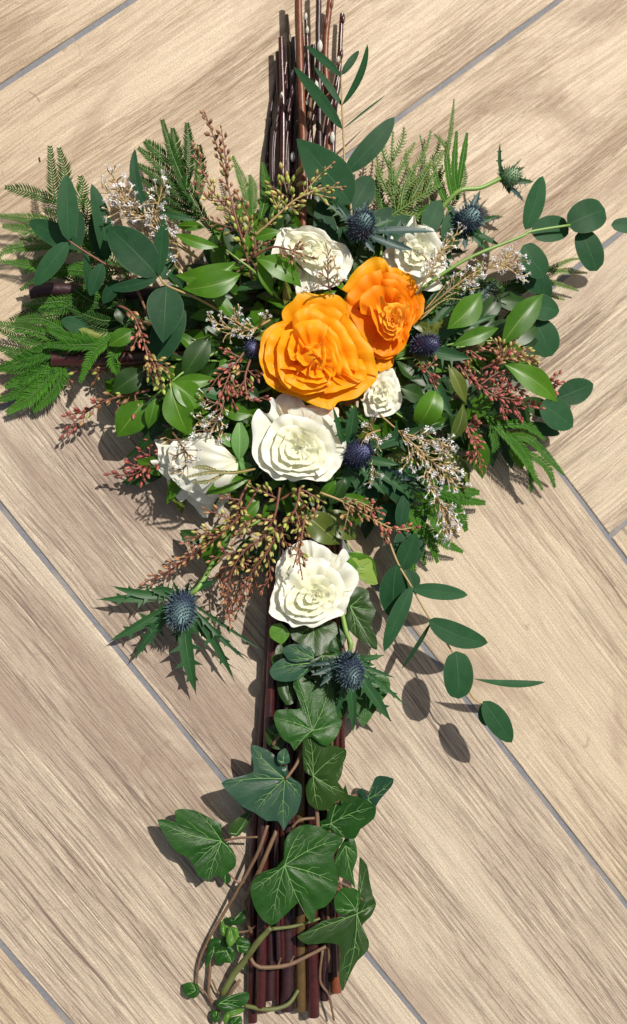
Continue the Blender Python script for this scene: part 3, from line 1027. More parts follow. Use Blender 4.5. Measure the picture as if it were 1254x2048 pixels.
def statice(label, paths, seed=1, dens=1.0, white=0.8, stem='stemtan', size=1.0, group='sprigs of tiny white flowers'):
    """twiggy sprig with straw calyces and tiny white star flowers"""
    rr = random.Random(seed)
    base = P(*paths[0][0])
    t_ = thing('flower_sprig', label, 'flower sprig', base, group)
    sm, cm = star_mesh()
    mb = MB()
    fl = []
    for pi, pp in enumerate(paths):
        c = smooth(path(pp), 6)
        d = np.linalg.norm(np.diff(c, axis=0), axis=1)
        L = d.sum()
        cum = np.concatenate([[0], np.cumsum(d)]) / L
        mb.tube(c, [0.0009, 0.0004], 5)
        nb = max(3, int(L / 0.0040 * dens))
        for k in range(nb):
            t = 0.22 + 0.78 * (k + 0.5) / nb
            q = np.array([np.interp(t, cum, c[:, a]) for a in range(3)])
            q2 = np.array([np.interp(min(1, t + .04), cum, c[:, a]) for a in range(3)])
            tan = norm(q2 - q) if np.linalg.norm(q2 - q) > 1e-7 else norm(c[-1] - c[-2])
            sd = norm(np.cross(tan, [0, 0, 1]))
            out = norm(sd * (1 if k % 2 else -1) * rr.uniform(.2, .9) + tan * rr.uniform(.6, 1.1) + np.array([0, 0, rr.uniform(-.2, .7)]))
            ln = rr.uniform(0.003, 0.009) * size * (1.2 - 0.6 * t)
            e = q + out * ln
            mb.tube([q, e], [0.00045, 0.0003], 4, cap=False)
            for m in range(rr.choice((1, 1, 2, 2, 3))):
                dd = norm(out + np.array([rr.uniform(-.7, .7), rr.uniform(-.7, .7), rr.uniform(-.2, .7)]))
                fl.append((e - out * ln * 0.25 * m + dd * 0.0030 * size, dd))
    part('stalk', mb, MT[stem], t_, base)
    for e, dd in fl:
        q = rot_to(dd, rr.uniform(0, 6))
        s = size * rr.uniform(0.75, 1.15)
        inst('calyx', cm, t_, e, q, s)
        if rr.random() < white:
            inst('flower', sm, t_, e, q, (s * rr.uniform(.35, .8), s * rr.uniform(.35, .8), s * rr.uniform(2.0, 5.0)))
    return t_


def needles_mb(mb, c, nl, spacing, w, ang=0.95, rr=rnd, lift=0.25, taper=True, curve=0.15):
    """two ranks of flat needles along the points c"""
    d = np.linalg.norm(np.diff(c, axis=0), axis=1)
    L = d.sum()
    cum = np.concatenate([[0], np.cumsum(d)]) / L
    n = int(L / spacing)
    for k in range(n):
        t = (k + 0.3) / n
        q = np.array([np.interp(t, cum, c[:, a]) for a in range(3)])
        q2 = np.array([np.interp(min(1, t + .05), cum, c[:, a]) for a in range(3)])
        tan = norm(q2 - q) if np.linalg.norm(q2 - q) > 1e-7 else norm(c[-1] - c[-2])
        sd = norm(np.cross(tan, [0, 0, 1]))
        ln = nl * (min(1, 0.45 + t * 3.5) * (1 - 0.72 * max(0, t - 0.6) / 0.4) if taper else 1) * rr.uniform(0.88, 1.08)
        for s in (-1, 1):
            a = ang + rr.uniform(-0.08, 0.08)
            dr = norm(tan * math.cos(a) + sd * s * math.sin(a) + np.array([0, 0, lift + rr.uniform(-.12, .12)]))
            wd = norm(np.cross(dr, [0, 0, 1])) * w * 0.5
            tl = norm(tan) * curve * ln
            p1 = q + dr * ln * 0.5
            p2 = q + dr * ln + tl
            up = np.array([0, 0, w * 0.18])
            mb.add([q - wd * .5, q + wd * .5, p1 + wd, p1 + up * 1.0, p1 - wd, p2], [(0, 1, 2, 3), (0, 3, 4), (3, 2, 5), (4, 3, 5)],
                   [(0, .0), (1, .0), (1, .5), (.5, .5), (0, .5), (.5, 1)])


def frond(label, twigs, mat='needle', seed=1, nl=17, sp=4.9, w=3.3, ang=0.95, stem='stemfern', group='flat needled green fronds', name='fern_frond', cat='fern frond', lift=0.25, sr=0.0008, jitter=0):
    """twigs: list of pixel paths base to tip; the first is where the frond starts"""
    rr = random.Random(seed)
    base = P(*twigs[0][0])
    t_ = thing(name, label, cat, base, group)
    mbs = MB()
    for tw in twigs:
        c = smooth(path(tw), 8)
        mbs.tube(c, [sr, sr * 0.45], 5)
        mb = MB()
        needles_mb(mb, c, W(nl, tw[0][2]), W(sp), W(w), ang, rr, lift)
        part('needles', mb, MT[mat], t_, c[0], kind='stuff')
    part('stem', mbs, MT[stem], t_, base)
    return t_


def sprig(label, stems, leaves, cat='leafy sprig', name='leaf_sprig', group=None, stem='stemgreen', mat='laurel', sr=0.0011, **dk):
    """stems: pixel paths; leaves: (x0,y0,h0,x1,y1,h1,width px, {opts})"""
    base = P(*stems[0][0])
    t_ = thing(name, label, cat, base, group)
    mb = MB()
    for s in stems:
        mb.tube(smooth(path(s), 6), [sr, sr * 0.6], 7)
    part('stem', mb, MT[stem], t_, base)
    for L in leaves:
        kw = dict(dk)
        if len(L) > 7:
            kw.update(L[7])
        m_ = kw.pop('mat', mat)
        h = (L[2] + L[5]) / 2
        leaf(t_, P(*L[0:3]), P(*L[3:6]), W(L[6], h), m_, **kw)
    return t_


def thistle(label, cx, cy, h, wd, ln, axis, bracts, fl='floret', mat='bract', stem_pts=None, seed=1, nfl=230, group='blue sea holly flowers', spk=1.0, bw=20):
    """sea holly: a cone of spiky florets over a ruff of toothed bracts. bracts: tips (x,y,h[,w[,mat]])"""
    rr = random.Random(seed)
    c = P(cx, cy, h)
    ax = norm(axis)
    R = W(wd, h) / 2 * .96
    Ln = W(ln, h) * .95
    base = c - ax * Ln * 0.45
    t_ = thing('sea_holly', label, 'sea holly', base, group)
    M = np.array(Vector(ax).to_track_quat('Z', 'Y').to_matrix())
    mb = MB()
    mb.spindle(base, base + ax * Ln * 0.98, R * 0.82, 14, (0, .12, .35, .6, .82, .95, 1), (0.6, 0.9, 1.0, .93, 0.7, 0.38, 0.05))
    part('flower_cone', mb, MT[fl], t_, base)
    mb = MB()
    for k in range(nfl):
        u = (k + .5) / nfl
        t = 1 - u
        ph = k * 2.39996
        rad = R * 0.80 * math.sqrt(max(0.0, 1 - (2 * min(1, max(0, (t * 0.92 + 0.08))) - 1) ** 2)) ** 0.8
        p = np.array([rad * math.cos(ph), rad * math.sin(ph), Ln * t * 0.97])
        nrm = norm([math.cos(ph) * (0.35 + rad / R), math.sin(ph) * (0.35 + rad / R), (t - 0.42) * 2.2 + 0.25])
        nrm = norm(nrm + np.array([rr.uniform(-.38, .38) for _ in range(3)]))
        p = M @ p + base
        nrm = M @ nrm
        ll = R * 0.34 * spk * rr.uniform(.45, 1.45)
        mb.spindle(p - nrm * ll * .2, p + nrm * ll, R * 0.048, 4, (0, .45, 1), (1.0, .75, .12))
    part('florets', mb, MT[fl], t_, base, kind='stuff')
    for k, b in enumerate(bracts):
        p1 = P(*b[:3])
        w = b[3] if len(b) > 3 else bw
        m_ = b[4] if len(b) > 4 else mat
        d = p1 - base
        out = norm(d)
        leaf(t_, base + out * R * 0.25, p1, W(w), m_, name='bract', shape='lance', teeth=rr.choice((6, 7, 9)), n=36, k=4, fold=0.35,
             arch=rr.uniform(0.02, 0.09), bend=rr.uniform(-0.05, 0.05), roll=rr.uniform(-.35, .35), tw=rr.uniform(-.6, .6))
    if stem_pts:
        mb = MB()
        mb.tube(smooth([base] + path(stem_pts), 6), 0.0019, 8)
        part('stem', mb, MT['stemgreen'], t_, base)
    return t_


def ivy_leaf(parent, ctr, outline, h, mat='ivy', tilt=(0, 0), veins=(), pucker=1.0, tr=None, label=None, cup=0.05, lobes=None, vmat='vein', droop=0.0):
    """outline: pixels round the leaf; ctr: where the stalk meets it; veins: indices of outline points that main veins run to"""
    sc, ox, oy = tr
    px = [((x / sc + ox), (y / sc + oy)) for x, y in outline]
    cx, cy = ctr[0] / sc + ox, ctr[1] / sc + oy
    size = np.mean([math.hypot(x - cx, y - cy) for x, y in px])
    n = len(px)

    def hz(x, y, r=0.5):
        dx, dy = (x - cx) / size, (y - cy) / size
        rad = math.hypot(dx, dy)
        return h + tilt[0] * dx + tilt[1] * dy - droop * rad * rad + cup * 0

    # smooth closed outline
    pts = np.array(px)
    m = 4
    ring = []
    for i in range(n):
        p0, p1, p2, p3 = pts[i - 1], pts[i], pts[(i + 1) % n], pts[(i + 2) % n]
        for k in range(m):
            t = k / m
            ring.append(0.5 * ((2 * p1) + (-p0 + p2) * t * 0.8 + (2 * p0 - 5 * p1 + 4 * p2 - p3) * t * t * 0.8 + (-p0 + 3 * p1 - 3 * p2 + p3) * t ** 3 * 0.8) if False else
                        (p1 * (1 - t) + p2 * t) + 0.10 * ((p1 - p0) - (p3 - p2)) * 4 * t * (1 - t) * 0.5)
    ring = np.array(ring)
    K = 7
    rr = random.Random(int(cx * 31 + cy))
    vang = [math.atan2(pts[i][1] - cy, pts[i][0] - cx) for i in veins]

    def point(i, q, lift=0.0):
        x = cx + (ring[i][0] - cx) * q
        y = cy + (ring[i][1] - cy) * q
        a = math.atan2(y - cy, x - cx)
        dv = min([abs((a - b + math.pi) % (2 * math.pi) - math.pi) for b in vang] + [1.2])
        pk = pucker * 1.1 * min(1, dv * 1.6) * math.sin(q * 3.1) + pucker * 0.35 * math.sin(x * 0.21 + y * .13) * math.sin(y * 0.19) * q
        return P(x, y, hz(x, y) + pk + lift)
    mb = MB()
    vs, uvs, fs = [P(cx, cy, h)], [(0.5, 0)], []
    NR = len(ring)
    for k in range(1, K + 1):
        q = k / K
        for i in range(NR):
            vs.append(point(i, q))
            uvs.append((0.5, q))
    for i in range(NR):
        j = (i + 1) % NR
        fs.append((0, 1 + j, 1 + i))
        for k in range(K - 1):
            fs.append((1 + k * NR + i, 1 + k * NR + j, 1 + (k + 1) * NR + j, 1 + (k + 1) * NR + i))
    mb.add(vs, fs, uvs)
    o = part('leaf', mb, MT[mat], parent, vs[0], label=label)
    # raised pale veins lying on the blade
    mv = MB()

    def surf(x, y):
        """height of the blade by following the same shape"""
        a = math.atan2(y - cy, x - cx)
        best = min(range(NR), key=lambda i: abs((math.atan2(ring[i][1] - cy, ring[i][0] - cx) - a + math.pi) % (2 * math.pi) - math.pi) + 1e-4 * abs(math.hypot(ring[i][0] - cx, ring[i][1] - cy)))
        rb = math.hypot(ring[best][0] - cx, ring[best][1] - cy) + 1e-6
        q = min(1.0, math.hypot(x - cx, y - cy) / rb)
        dv = min([abs((a - b + math.pi) % (2 * math.pi) - math.pi) for b in vang] + [1.2])
        pk = pucker * 1.1 * min(1, dv * 1.6) * math.sin(q * 3.1) + pucker * 0.35 * math.sin(x * 0.21 + y * .13) * math.sin(y * 0.19) * q
        return P(x, y, hz(x, y) + pk + 0.25), q
    for vi in veins:
        tx, ty = pts[vi]
        Lp = math.hypot(tx - cx, ty - cy)
        dx, dy = (tx - cx) / Lp, (ty - cy) / Lp
        bow = rr.uniform(-0.06, 0.06) * Lp
        line = []
        for k in range(11):
            t = k / 10 * 0.93
            bx = cx + (tx - cx) * t - dy * bow * math.sin(math.pi * t)
            by = cy + (ty - cy) * t + dx * bow * math.sin(math.pi * t)
            line.append((bx, by))
        mv.tube([surf(x, y)[0] for x, y in line], [0.00052, 0.00013], 4, cap=False)
        nb = max(2, int(Lp / 26))
        for b in range(nb):
            t = 0.22 + 0.6 * b / nb + rr.uniform(-.03, .03)
            x0 = cx + (tx - cx) * t - dy * bow * math.sin(math.pi * t)
            y0 = cy + (ty - cy) * t + dx * bow * math.sin(math.pi * t)
            for sg in (-1, 1):
                if rr.random() < 0.25:
                    continue
                a = math.atan2(dy, dx) + sg * rr.uniform(0.55, 0.95)
                ll = Lp * (0.44 - 0.30 * t) * rr.uniform(.6, 1.15)
                seg = []
                ok = True
                for k in range(5):
                    q = k / 4
                    aa = a - sg * 0.35 * q
                    wv = 0.06 * ll * math.sin(q * 7 + b * 2.1 + sg)
                    x, y = x0 + math.cos(aa) * ll * q - math.sin(aa) * wv, y0 + math.sin(aa) * ll * q + math.cos(aa) * wv
                    p_, qq = surf(x, y)
                    if qq > 0.94:
                        break
                    seg.append(p_)
                if len(seg) > 2:
                    mv.tube(seg, [0.00028, 0.00010], 4, cap=False)
    part('veins', mv, MT[vmat], o, vs[0])
    return o
# ------------------------------------------------------------------ the stick cross
def stick(label, pts, r, mat, group='red willow stems bundled into the upright', cutend=True, catkins=(), buds=(), name='willow_branch', cat='willow branch', sides=12):
    c = smooth(path(pts), 10)
    # slight natural wobble
    rr = random.Random(int(pts[0][0] * 7 + pts[0][1]))
    n = len(c)
    wob = np.cumsum(np.array([[rr.uniform(-1, 1) * .00022, rr.uniform(-1, 1) * .00012, 0] for _ in range(n)]), axis=0)
    wob -= np.linspace(0, 1, n)[:, None] * wob[-1]
    c = c + wob
    t_ = thing(name, label, cat, c[0], group)
    mb = MB()
    mb.tube(c, r, sides, cap=False, wob=0.012)
    part('bark', mb, MT[mat], t_)
    mb = MB()
    for a, b, q in ((c[0], c[1], r[0]), (c[-1], c[-2], r[-1])):
        d = norm(a - b)
        mb.tube([a - d * 0.0008, a + d * 0.0002], [q * 0.97, q * 0.90], sides, cap=True)
    part('cut_end', mb, MT['cut'], t_)
    for (f, sgn) in buds:
        k = min(n - 2, int(f * n))
        d = norm(c[k + 1] - c[k])
        q = np.interp(f, np.linspace(0, 1, len(r)), r)
        s = norm(np.cross(d, [0, 0, 1])) * sgn
        o = norm(s * 0.5 + np.array([0, 0, .8]))
        mb = MB()
        mb.spindle(c[k] + o * q * .75, c[k] + o * q * 1.25 + d * 0.010, 0.0017, 7)
        part('bud', mb, MT[mat], t_, c[k])
    for (x, y, h, s) in catkins:
        mb = MB()
        a = P(x, y + 9 * s, h)
        b = P(x + 1, y - 10 * s, h + 1)
        mb.spindle(a, b, 0.0019 * s, 9, (0, .2, .5, .8, 1), (.4, .95, 1, .7, .05))
        part('catkin', mb, MT['catkin'], t_, a)
    return t_


stick('outermost left red stem at the foot, cut lowest of the bundle', [(505, 2043, 6), (508, 1700, 7), (540, 1250, 8), (556, 700, 8), (560, 300, 8), (556, 105, 8)], [0.0041, 0.0037, 0.0030, 0.0022], 'barkred')
stick('second stem from the left with a tan scar near its orange brown foot', [(521, 2021, 16), (527, 1700, 15), (546, 1250, 17), (560, 700, 17), (566, 300, 18), (562, 76, 16)], [0.0043, 0.0040, 0.0030, 0.0023], 'barkred', catkins=((563, 190, 22, .7), (586, 148, 16, 1.0)))
stick('purple red stem whose foot ends above the scarred stem', [(540, 1997, 8), (545, 1700, 9), (560, 1250, 9), (572, 700, 8), (576, 300, 9), (572, 92, 8)], [0.0045, 0.0040, 0.0030, 0.0022], 'barkpurple', catkins=((575, 205, 13, .7),))
stick('thick dark purple stem standing apart in the middle of the foot', [(574, 2019, 9), (577, 1700, 10), (583, 1250, 8), (588, 700, 8), (590, 300, 8), (589, 76, 8)], [0.0056, 0.0048, 0.0036, 0.0027], 'barkpurple', catkins=((585, 314, 13, 1.1),), buds=((0.12, 1),))
stick('olive brown stem between two dark stems at the foot', [(602, 2019, 8), (601, 1700, 9), (600, 1250, 17), (600, 700, 20), (604, 300, 22), (597, 60, 22), (595, -30, 24)], [0.0048, 0.0042, 0.0033, 0.0025], 'barkolive')
stick('orange brown stem rising past the top edge of the picture', [(606, 1500, 18), (604, 700, 24), (607, 300, 26), (602, 130, 26), (597, -40, 26)], [0.0030, 0.0030, 0.0028, 0.0025], 'barkorange', catkins=((613, 204, 22, .7),))
stick('dark red stem with the lowest cut end right of the olive one', [(627, 2031, 13), (626, 1700, 13), (622, 1250, 9), (620, 700, 10), (621, 300, 9), (612, 28, 8)], [0.0051, 0.0045, 0.0033, 0.0018], 'barkred', catkins=((611, 33, 11, .8), (614, 60, 11, .8)))
stick('slim dark red stem ending just above its neighbours at the foot', [(649, 1999, 9), (648, 1700, 9), (640, 1250, 16), (636, 700, 17), (639, 300, 16), (636, 90, 16), (638, -40, 18)], [0.0037, 0.0036, 0.0027, 0.0023], 'barkpurple', catkins=((639, 92, 22, 1.3), (632, 172, 18, 1.1)), buds=((.97, 1),))
stick('rightmost stem, orange brown at its short cut foot', [(672, 1983, 7), (668, 1700, 7), (660, 1250, 7), (652, 700, 8), (655, 300, 9), (650, 110, 10), (660, 2, 12)], [0.0046, 0.0042, 0.0030, 0.0025], 'barkorange', catkins=((657, 172, 15, 1.1), (664, 275, 14, 1.2), (648, 288, 14, .9)), buds=((.96, 1), (.9, -1)))
stick('thin red stem at the right edge of the top of the upright', [(684, 1500, 6), (676, 900, 8), (664, 330, 8), (676, 150, 9), (684, 28, 10)], [0.0027, 0.0027, 0.0024, 0.0018], 'barkred', buds=((.8, 1), (.95, 1)), catkins=((676, 120, 13, .8),))
stick('dark stem behind the middle of the upright', [(640, 1950, 3), (610, 1250, 3), (590, 700, 3), (618, 300, 2), (626, 90, 2)], [0.0024, 0.0024, 0.0024, 0.0018], 'barkpurple')
stick('short stub with a twisted grey top among the top stems', [(600, 700, 6), (596, 300, 4), (574, 30, 2)], [0.0018, 0.0018, 0.0014], 'barkolive')
stick('red stem behind the ivy leaves, seen only left of the middle', [(556, 2013, 3), (552, 1650, 3), (566, 1200, 3), (575, 900, 3)], [0.0035, 0.0033, 0.0030, 0.0024], 'barkred')
stick('dark stem seen through the gap under the large ivy leaf', [(660, 1960, 3), (655, 1650, 3), (634, 1200, 3), (630, 900, 3)], [0.0036, 0.0033, 0.0030, 0.0024], 'barkpurple')
trr = random.Random(55)
for k in range(12):                                    # thin twigs packed among the thicker stems
    bx = trr.uniform(505, 672)
    tx = 553 + (bx - 505) * .78 + trr.uniform(-6, 6)
    by, ty = trr.uniform(1900, 1990), trr.uniform(60, 200)
    hb = trr.uniform(4, 20)
    stick('thin dark willow twig packed between the thicker stems of the upright', [(bx, by, hb), (bx + trr.uniform(-6, 6), 1640, hb + 3), (535 + (bx - 505) * .9, 1250, hb), (556 + (bx - 505) * .6, 700, hb), ((tx + 560) / 2 + (bx - 590) * .3, 330, hb), (tx, ty, hb)],
          [.0022, .0020, .0018, .0013], trr.choice(('barkred', 'barkpurple', 'barkpurple', 'stembrown')), group='thin willow twigs of the upright', sides=8, name='willow_twig', buds=((trr.uniform(.85, .97), 1), (trr.uniform(.75, .9), -1)))
AG = 'stems tied across as the arms'
stick('thick red brown stem with a pale cut end at the left arm', [(104, 719, 18), (260, 716, 20), (620, 712, 22), (980, 720, 16)], [.0066, .0066, .006, .005], 'barkred', AG, buds=((.06, -1),))
stick('dark brown stem with a bright joint, uppermost at the left arm', [(60, 583, 15), (150, 580, 17), (600, 600, 20), (960, 640, 14)], [.0058, .0056, .005, .0045], 'barkpurple', AG)
stick('green cut stem between the two brown ones of the left arm', [(150, 660, 22), (240, 676, 24), (600, 690, 22)], [.0048, .0048, .0045], 'barkgreen', AG)
stick('thin olive stem hidden low in the left arm', [(120, 640, 8), (600, 655, 8), (900, 660, 8)], [.004, .004, .004], 'barkolive', AG)

# ------------------------------------------------------------------ roses and ranunculus
RG = 'cream white roses of the bouquet'

traced_flower('white_rose', 'cream rose above the big orange flower, left of the blue thistle', 'rose', RG, (2.986, 380, 200), (715, 870), 66, [
    ([(540, 760), (620, 772), (680, 750), (760, 762), (810, 790), (850, 840)], 0), ([(780, 800), (860, 840), (930, 868), (965, 930), (970, 990), (930, 1060), (890, 1100)], .05),
    ([(600, 760), (530, 770), (515, 830), (495, 880), (490, 950), (560, 1030), (610, 1080)], .0), ([(500, 930), (560, 1040), (620, 1100), (640, 1165), (700, 1150), (760, 1135)], .0),
    ([(640, 1165), (740, 1140), (830, 1125), (890, 1100), (930, 1060)], .08), ([(560, 830), (580, 790), (650, 785), (740, 790), (830, 840), (900, 900)], .35), ([(850, 840), (905, 910), (910, 980), (860, 1050), (790, 1080)], .35),
    ([(580, 800), (560, 870), (600, 930), (680, 1010), (760, 1060), (830, 1060)], .3), ([(600, 900), (600, 830), (660, 800), (730, 810), (800, 850)], .6), ([(780, 830), (840, 880), (850, 950), (790, 990), (720, 980)], .6),
    ([(610, 850), (610, 920), (670, 960), (740, 980)], .55), ([(640, 890), (650, 835), (710, 815), (770, 845), (800, 890)], .8), ([(790, 860), (800, 910), (750, 940), (690, 930), (650, 890)], .8),
    ([(675, 880), (700, 845), (740, 850), (760, 880), (740, 905)], 1), ([(750, 870), (735, 905), (700, 905), (680, 880)], 1)], 'white', 3)
traced_flower('white_rose', 'cream rose half hidden at the upper right of the orange flowers', 'rose', RG, (2.263, 700, 200), (305, 690), 62, [
    ([(150, 700), (180, 640), (190, 590), (222, 548), (250, 572)], 0), ([(235, 580), (262, 560), (290, 520), (305, 562), (350, 572)], .1, dict(lip=2)), ([(330, 560), (370, 580), (400, 622), (430, 680), (436, 730)], 0),
    ([(425, 690), (432, 770), (400, 800), (422, 850), (350, 866), (300, 850)], 0), ([(140, 690), (170, 760), (220, 800), (300, 850)], .0), ([(200, 700), (215, 640), (260, 600), (320, 600), (370, 640)], .4),
    ([(350, 620), (395, 680), (390, 750), (340, 800), (270, 790)], .4), ([(205, 660), (205, 730), (240, 780), (300, 790)], .35), ([(240, 700), (255, 650), (300, 630), (350, 660)], .7), ([(340, 640), (365, 700), (330, 750), (270, 745)], .7),
    ([(245, 670), (250, 730), (290, 755)], .7), ([(275, 700), (290, 665), (325, 670), (340, 705), (310, 725)], 1), ([(330, 690), (315, 725), (285, 720), (275, 690)], .95)], 'white', 5)
traced_flower('white_rose', 'smallest cream rose, tucked under the right orange flower', 'rose', RG, (3.3, 480, 500), (945, 945), 62, [
    ([(860, 890), (900, 830), (930, 800), (1000, 780), (1035, 830)], 0), ([(1000, 790), (1040, 850), (1068, 950), (1062, 1030), (1010, 1085)], 0), ([(1050, 1020), (1000, 1090), (900, 1102), (830, 1090), (812, 1010)], 0),
    ([(850, 1080), (812, 1020), (820, 950), (850, 890), (900, 840)], 0), ([(860, 930), (880, 870), (940, 835), (1000, 845), (1035, 900)], .35), ([(1015, 860), (1045, 940), (1030, 1020), (970, 1060)], .35), ([(1020, 1030), (940, 1065), (870, 1050), (845, 980)], .35),
    ([(860, 1020), (845, 960), (870, 900)], .35), ([(890, 950), (900, 890), (950, 865), (1000, 890)], .6), ([(985, 870), (1015, 940), (1000, 1000), (940, 1030)], .6), ([(980, 1020), (920, 1030), (880, 990), (885, 930)], .6),
    ([(915, 950), (925, 905), (965, 895), (990, 930)], .85), ([(980, 910), (985, 970), (940, 995), (905, 960)], .85), ([(935, 950), (945, 925), (970, 930), (968, 960), (945, 965)], 1)], 'white', 8, depth=9, dome=10, core=7)
traced_flower('white_rose', 'large cream rose with a blush back petal directly below the big orange flower', 'rose', RG, (2.986, 440, 760), (480, 405), 70, [
    ([(318, 150), (345, 96), (400, 76), (450, 86), (485, 115), (520, 165), (560, 180)], 0, dict(mat='blushp', label='pale blush back petal', bulge=2)), ([(480, 160), (540, 150), (600, 165), (660, 160), (705, 170), (712, 220)], .05, dict(mat='blushp')),
    ([(215, 490), (188, 430), (196, 340), (190, 260), (205, 198), (232, 172), (265, 200), (290, 195), (305, 150), (292, 116), (320, 106), (345, 150)], .1, dict(lip=3)),
    ([(400, 175), (480, 165), (560, 170), (640, 205), (700, 260), (740, 330), (756, 400)], .12), ([(745, 360), (756, 420), (740, 470), (700, 540), (640, 600)], .1), ([(190, 430), (215, 490), (240, 522), (290, 562), (340, 600), (400, 592)], .1),
    ([(340, 585), (400, 592), (440, 606), (520, 592), (590, 606), (645, 598), (690, 550)], .12), ([(290, 320), (330, 236), (390, 205), (460, 215), (540, 232), (620, 262)], .38), ([(590, 245), (655, 310), (690, 390), (682, 480), (640, 545), (590, 575)], .38),
    ([(325, 240), (270, 330), (245, 415), (262, 480), (325, 540), (370, 570)], .34), ([(300, 530), (380, 560), (460, 575), (560, 570), (640, 540)], .36), ([(330, 350), (360, 290), (430, 270), (510, 290), (580, 330)], .58),
    ([(545, 300), (610, 370), (635, 440), (620, 505), (560, 540)], .58), ([(355, 300), (315, 390), (312, 465), (345, 515), (420, 545)], .56), ([(390, 530), (470, 545), (560, 535), (615, 500)], .6),
    ([(375, 370), (400, 320), (460, 298), (520, 320), (580, 395)], .76), ([(400, 330), (358, 400), (368, 465), (415, 500), (460, 505)], .74), ([(560, 360), (590, 420), (580, 480), (520, 505), (450, 500)], .76),
    ([(400, 400), (415, 360), (460, 345), (505, 365), (515, 410)], .9), ([(500, 360), (545, 400), (545, 450), (500, 475)], .88), ([(395, 380), (395, 430), (430, 462), (490, 470)], .88), ([(430, 405), (450, 378), (490, 385), (495, 415), (465, 428)], 1)], 'white', 11)
shell_flower('white_rose', 'cream rose lying on its side at the lower left, seen from behind', 'rose', RG, (3.3, 180, 740), (978, 600), 36, [
    ([(500, 470), (425, 458), (448, 520), (447, 575), (470, 620)], 30, 4), ([(480, 560), (400, 597), (440, 650), (505, 715), (560, 745)], 24, 5), ([(500, 690), (518, 770), (565, 840), (608, 870), (650, 810)], 18, 6),
    ([(600, 760), (635, 850), (690, 905), (735, 962), (778, 972), (795, 890)], 13, 7), ([(740, 850), (800, 905), (855, 976), (868, 890), (914, 872)], 12, 6), ([(640, 455), (560, 462), (520, 520), (525, 600), (560, 660)], 36, 8, dict(flare=2)),
    ([(540, 590), (515, 670), (560, 740), (620, 790), (680, 810)], 31, 9, dict(flare=2)), ([(600, 740), (665, 830), (740, 880), (800, 885), (870, 860)], 25, 9, dict(flare=2)), ([(720, 428), (640, 445), (590, 500), (585, 580), (600, 660), (660, 730)], 41, 11, dict(flare=1)),
    ([(600, 640), (650, 740), (720, 800), (800, 840), (890, 840)], 34, 12), ([(870, 495), (800, 425), (740, 414), (680, 428), (635, 480), (620, 560), (650, 650), (700, 720), (740, 790)], 40, 18),
    ([(660, 700), (735, 800), (820, 822), (900, 812), (968, 760)], 36, 14)], 'white', 14, stem_to=(520, 925, 36))
traced_flower('white_rose', 'lowest cream rose, open above the ivy and the stick bundle', 'rose', RG, (2.986, 440, 760), (570, 1288), 60, [
    ([(335, 1200), (330, 1130), (360, 1060), (400, 1010), (460, 970), (520, 955)], 0), ([(440, 985), (520, 955), (560, 966), (620, 990), (680, 1035), (730, 1050)], .05), ([(640, 1020), (700, 1050), (720, 1020), (742, 1010), (776, 1058), (740, 1085)], .12, dict(lip=2, dh=1)),
    ([(650, 1080), (730, 1080), (800, 1120), (832, 1190), (800, 1255)], .1), ([(828, 1200), (790, 1270), (770, 1320), (742, 1392), (700, 1420)], .08), ([(345, 1170), (315, 1260), (298, 1340), (298, 1400), (345, 1430)], .05),
    ([(298, 1395), (345, 1430), (400, 1450), (440, 1476), (500, 1466), (560, 1477), (640, 1442), (742, 1392)], .08), ([(400, 1150), (440, 1090), (510, 1060), (590, 1060), (660, 1090)], .22), ([(390, 1230), (430, 1150), (500, 1105), (580, 1090), (655, 1110)], .4),
    ([(620, 1090), (700, 1145), (745, 1225), (735, 1300), (690, 1365)], .36), ([(425, 1150), (370, 1220), (352, 1300), (370, 1370), (430, 1425)], .34), ([(390, 1400), (460, 1435), (550, 1445), (640, 1410), (700, 1350)], .36),
    ([(430, 1270), (465, 1205), (540, 1168), (620, 1170), (672, 1215)], .6), ([(640, 1180), (690, 1250), (685, 1325), (625, 1385)], .58), ([(455, 1215), (400, 1290), (396, 1350), (435, 1392), (510, 1412)], .56), ([(460, 1400), (540, 1412), (620, 1385), (670, 1340)], .58),
    ([(465, 1300), (495, 1245), (555, 1215), (620, 1228)], .78), ([(590, 1218), (645, 1255), (650, 1310), (600, 1350)], .78), ([(480, 1260), (455, 1310), (478, 1352), (540, 1370), (600, 1355)], .76), ([(510, 1300), (530, 1262), (575, 1245), (615, 1262)], .92),
    ([(600, 1252), (625, 1285), (600, 1322), (550, 1328)], .92), ([(520, 1275), (510, 1310), (545, 1335), (585, 1325)], .9), ([(545, 1290), (565, 1272), (595, 1280), (590, 1302), (560, 1306)], 1)], 'white', 17)
OG = 'orange ranunculus flowers'
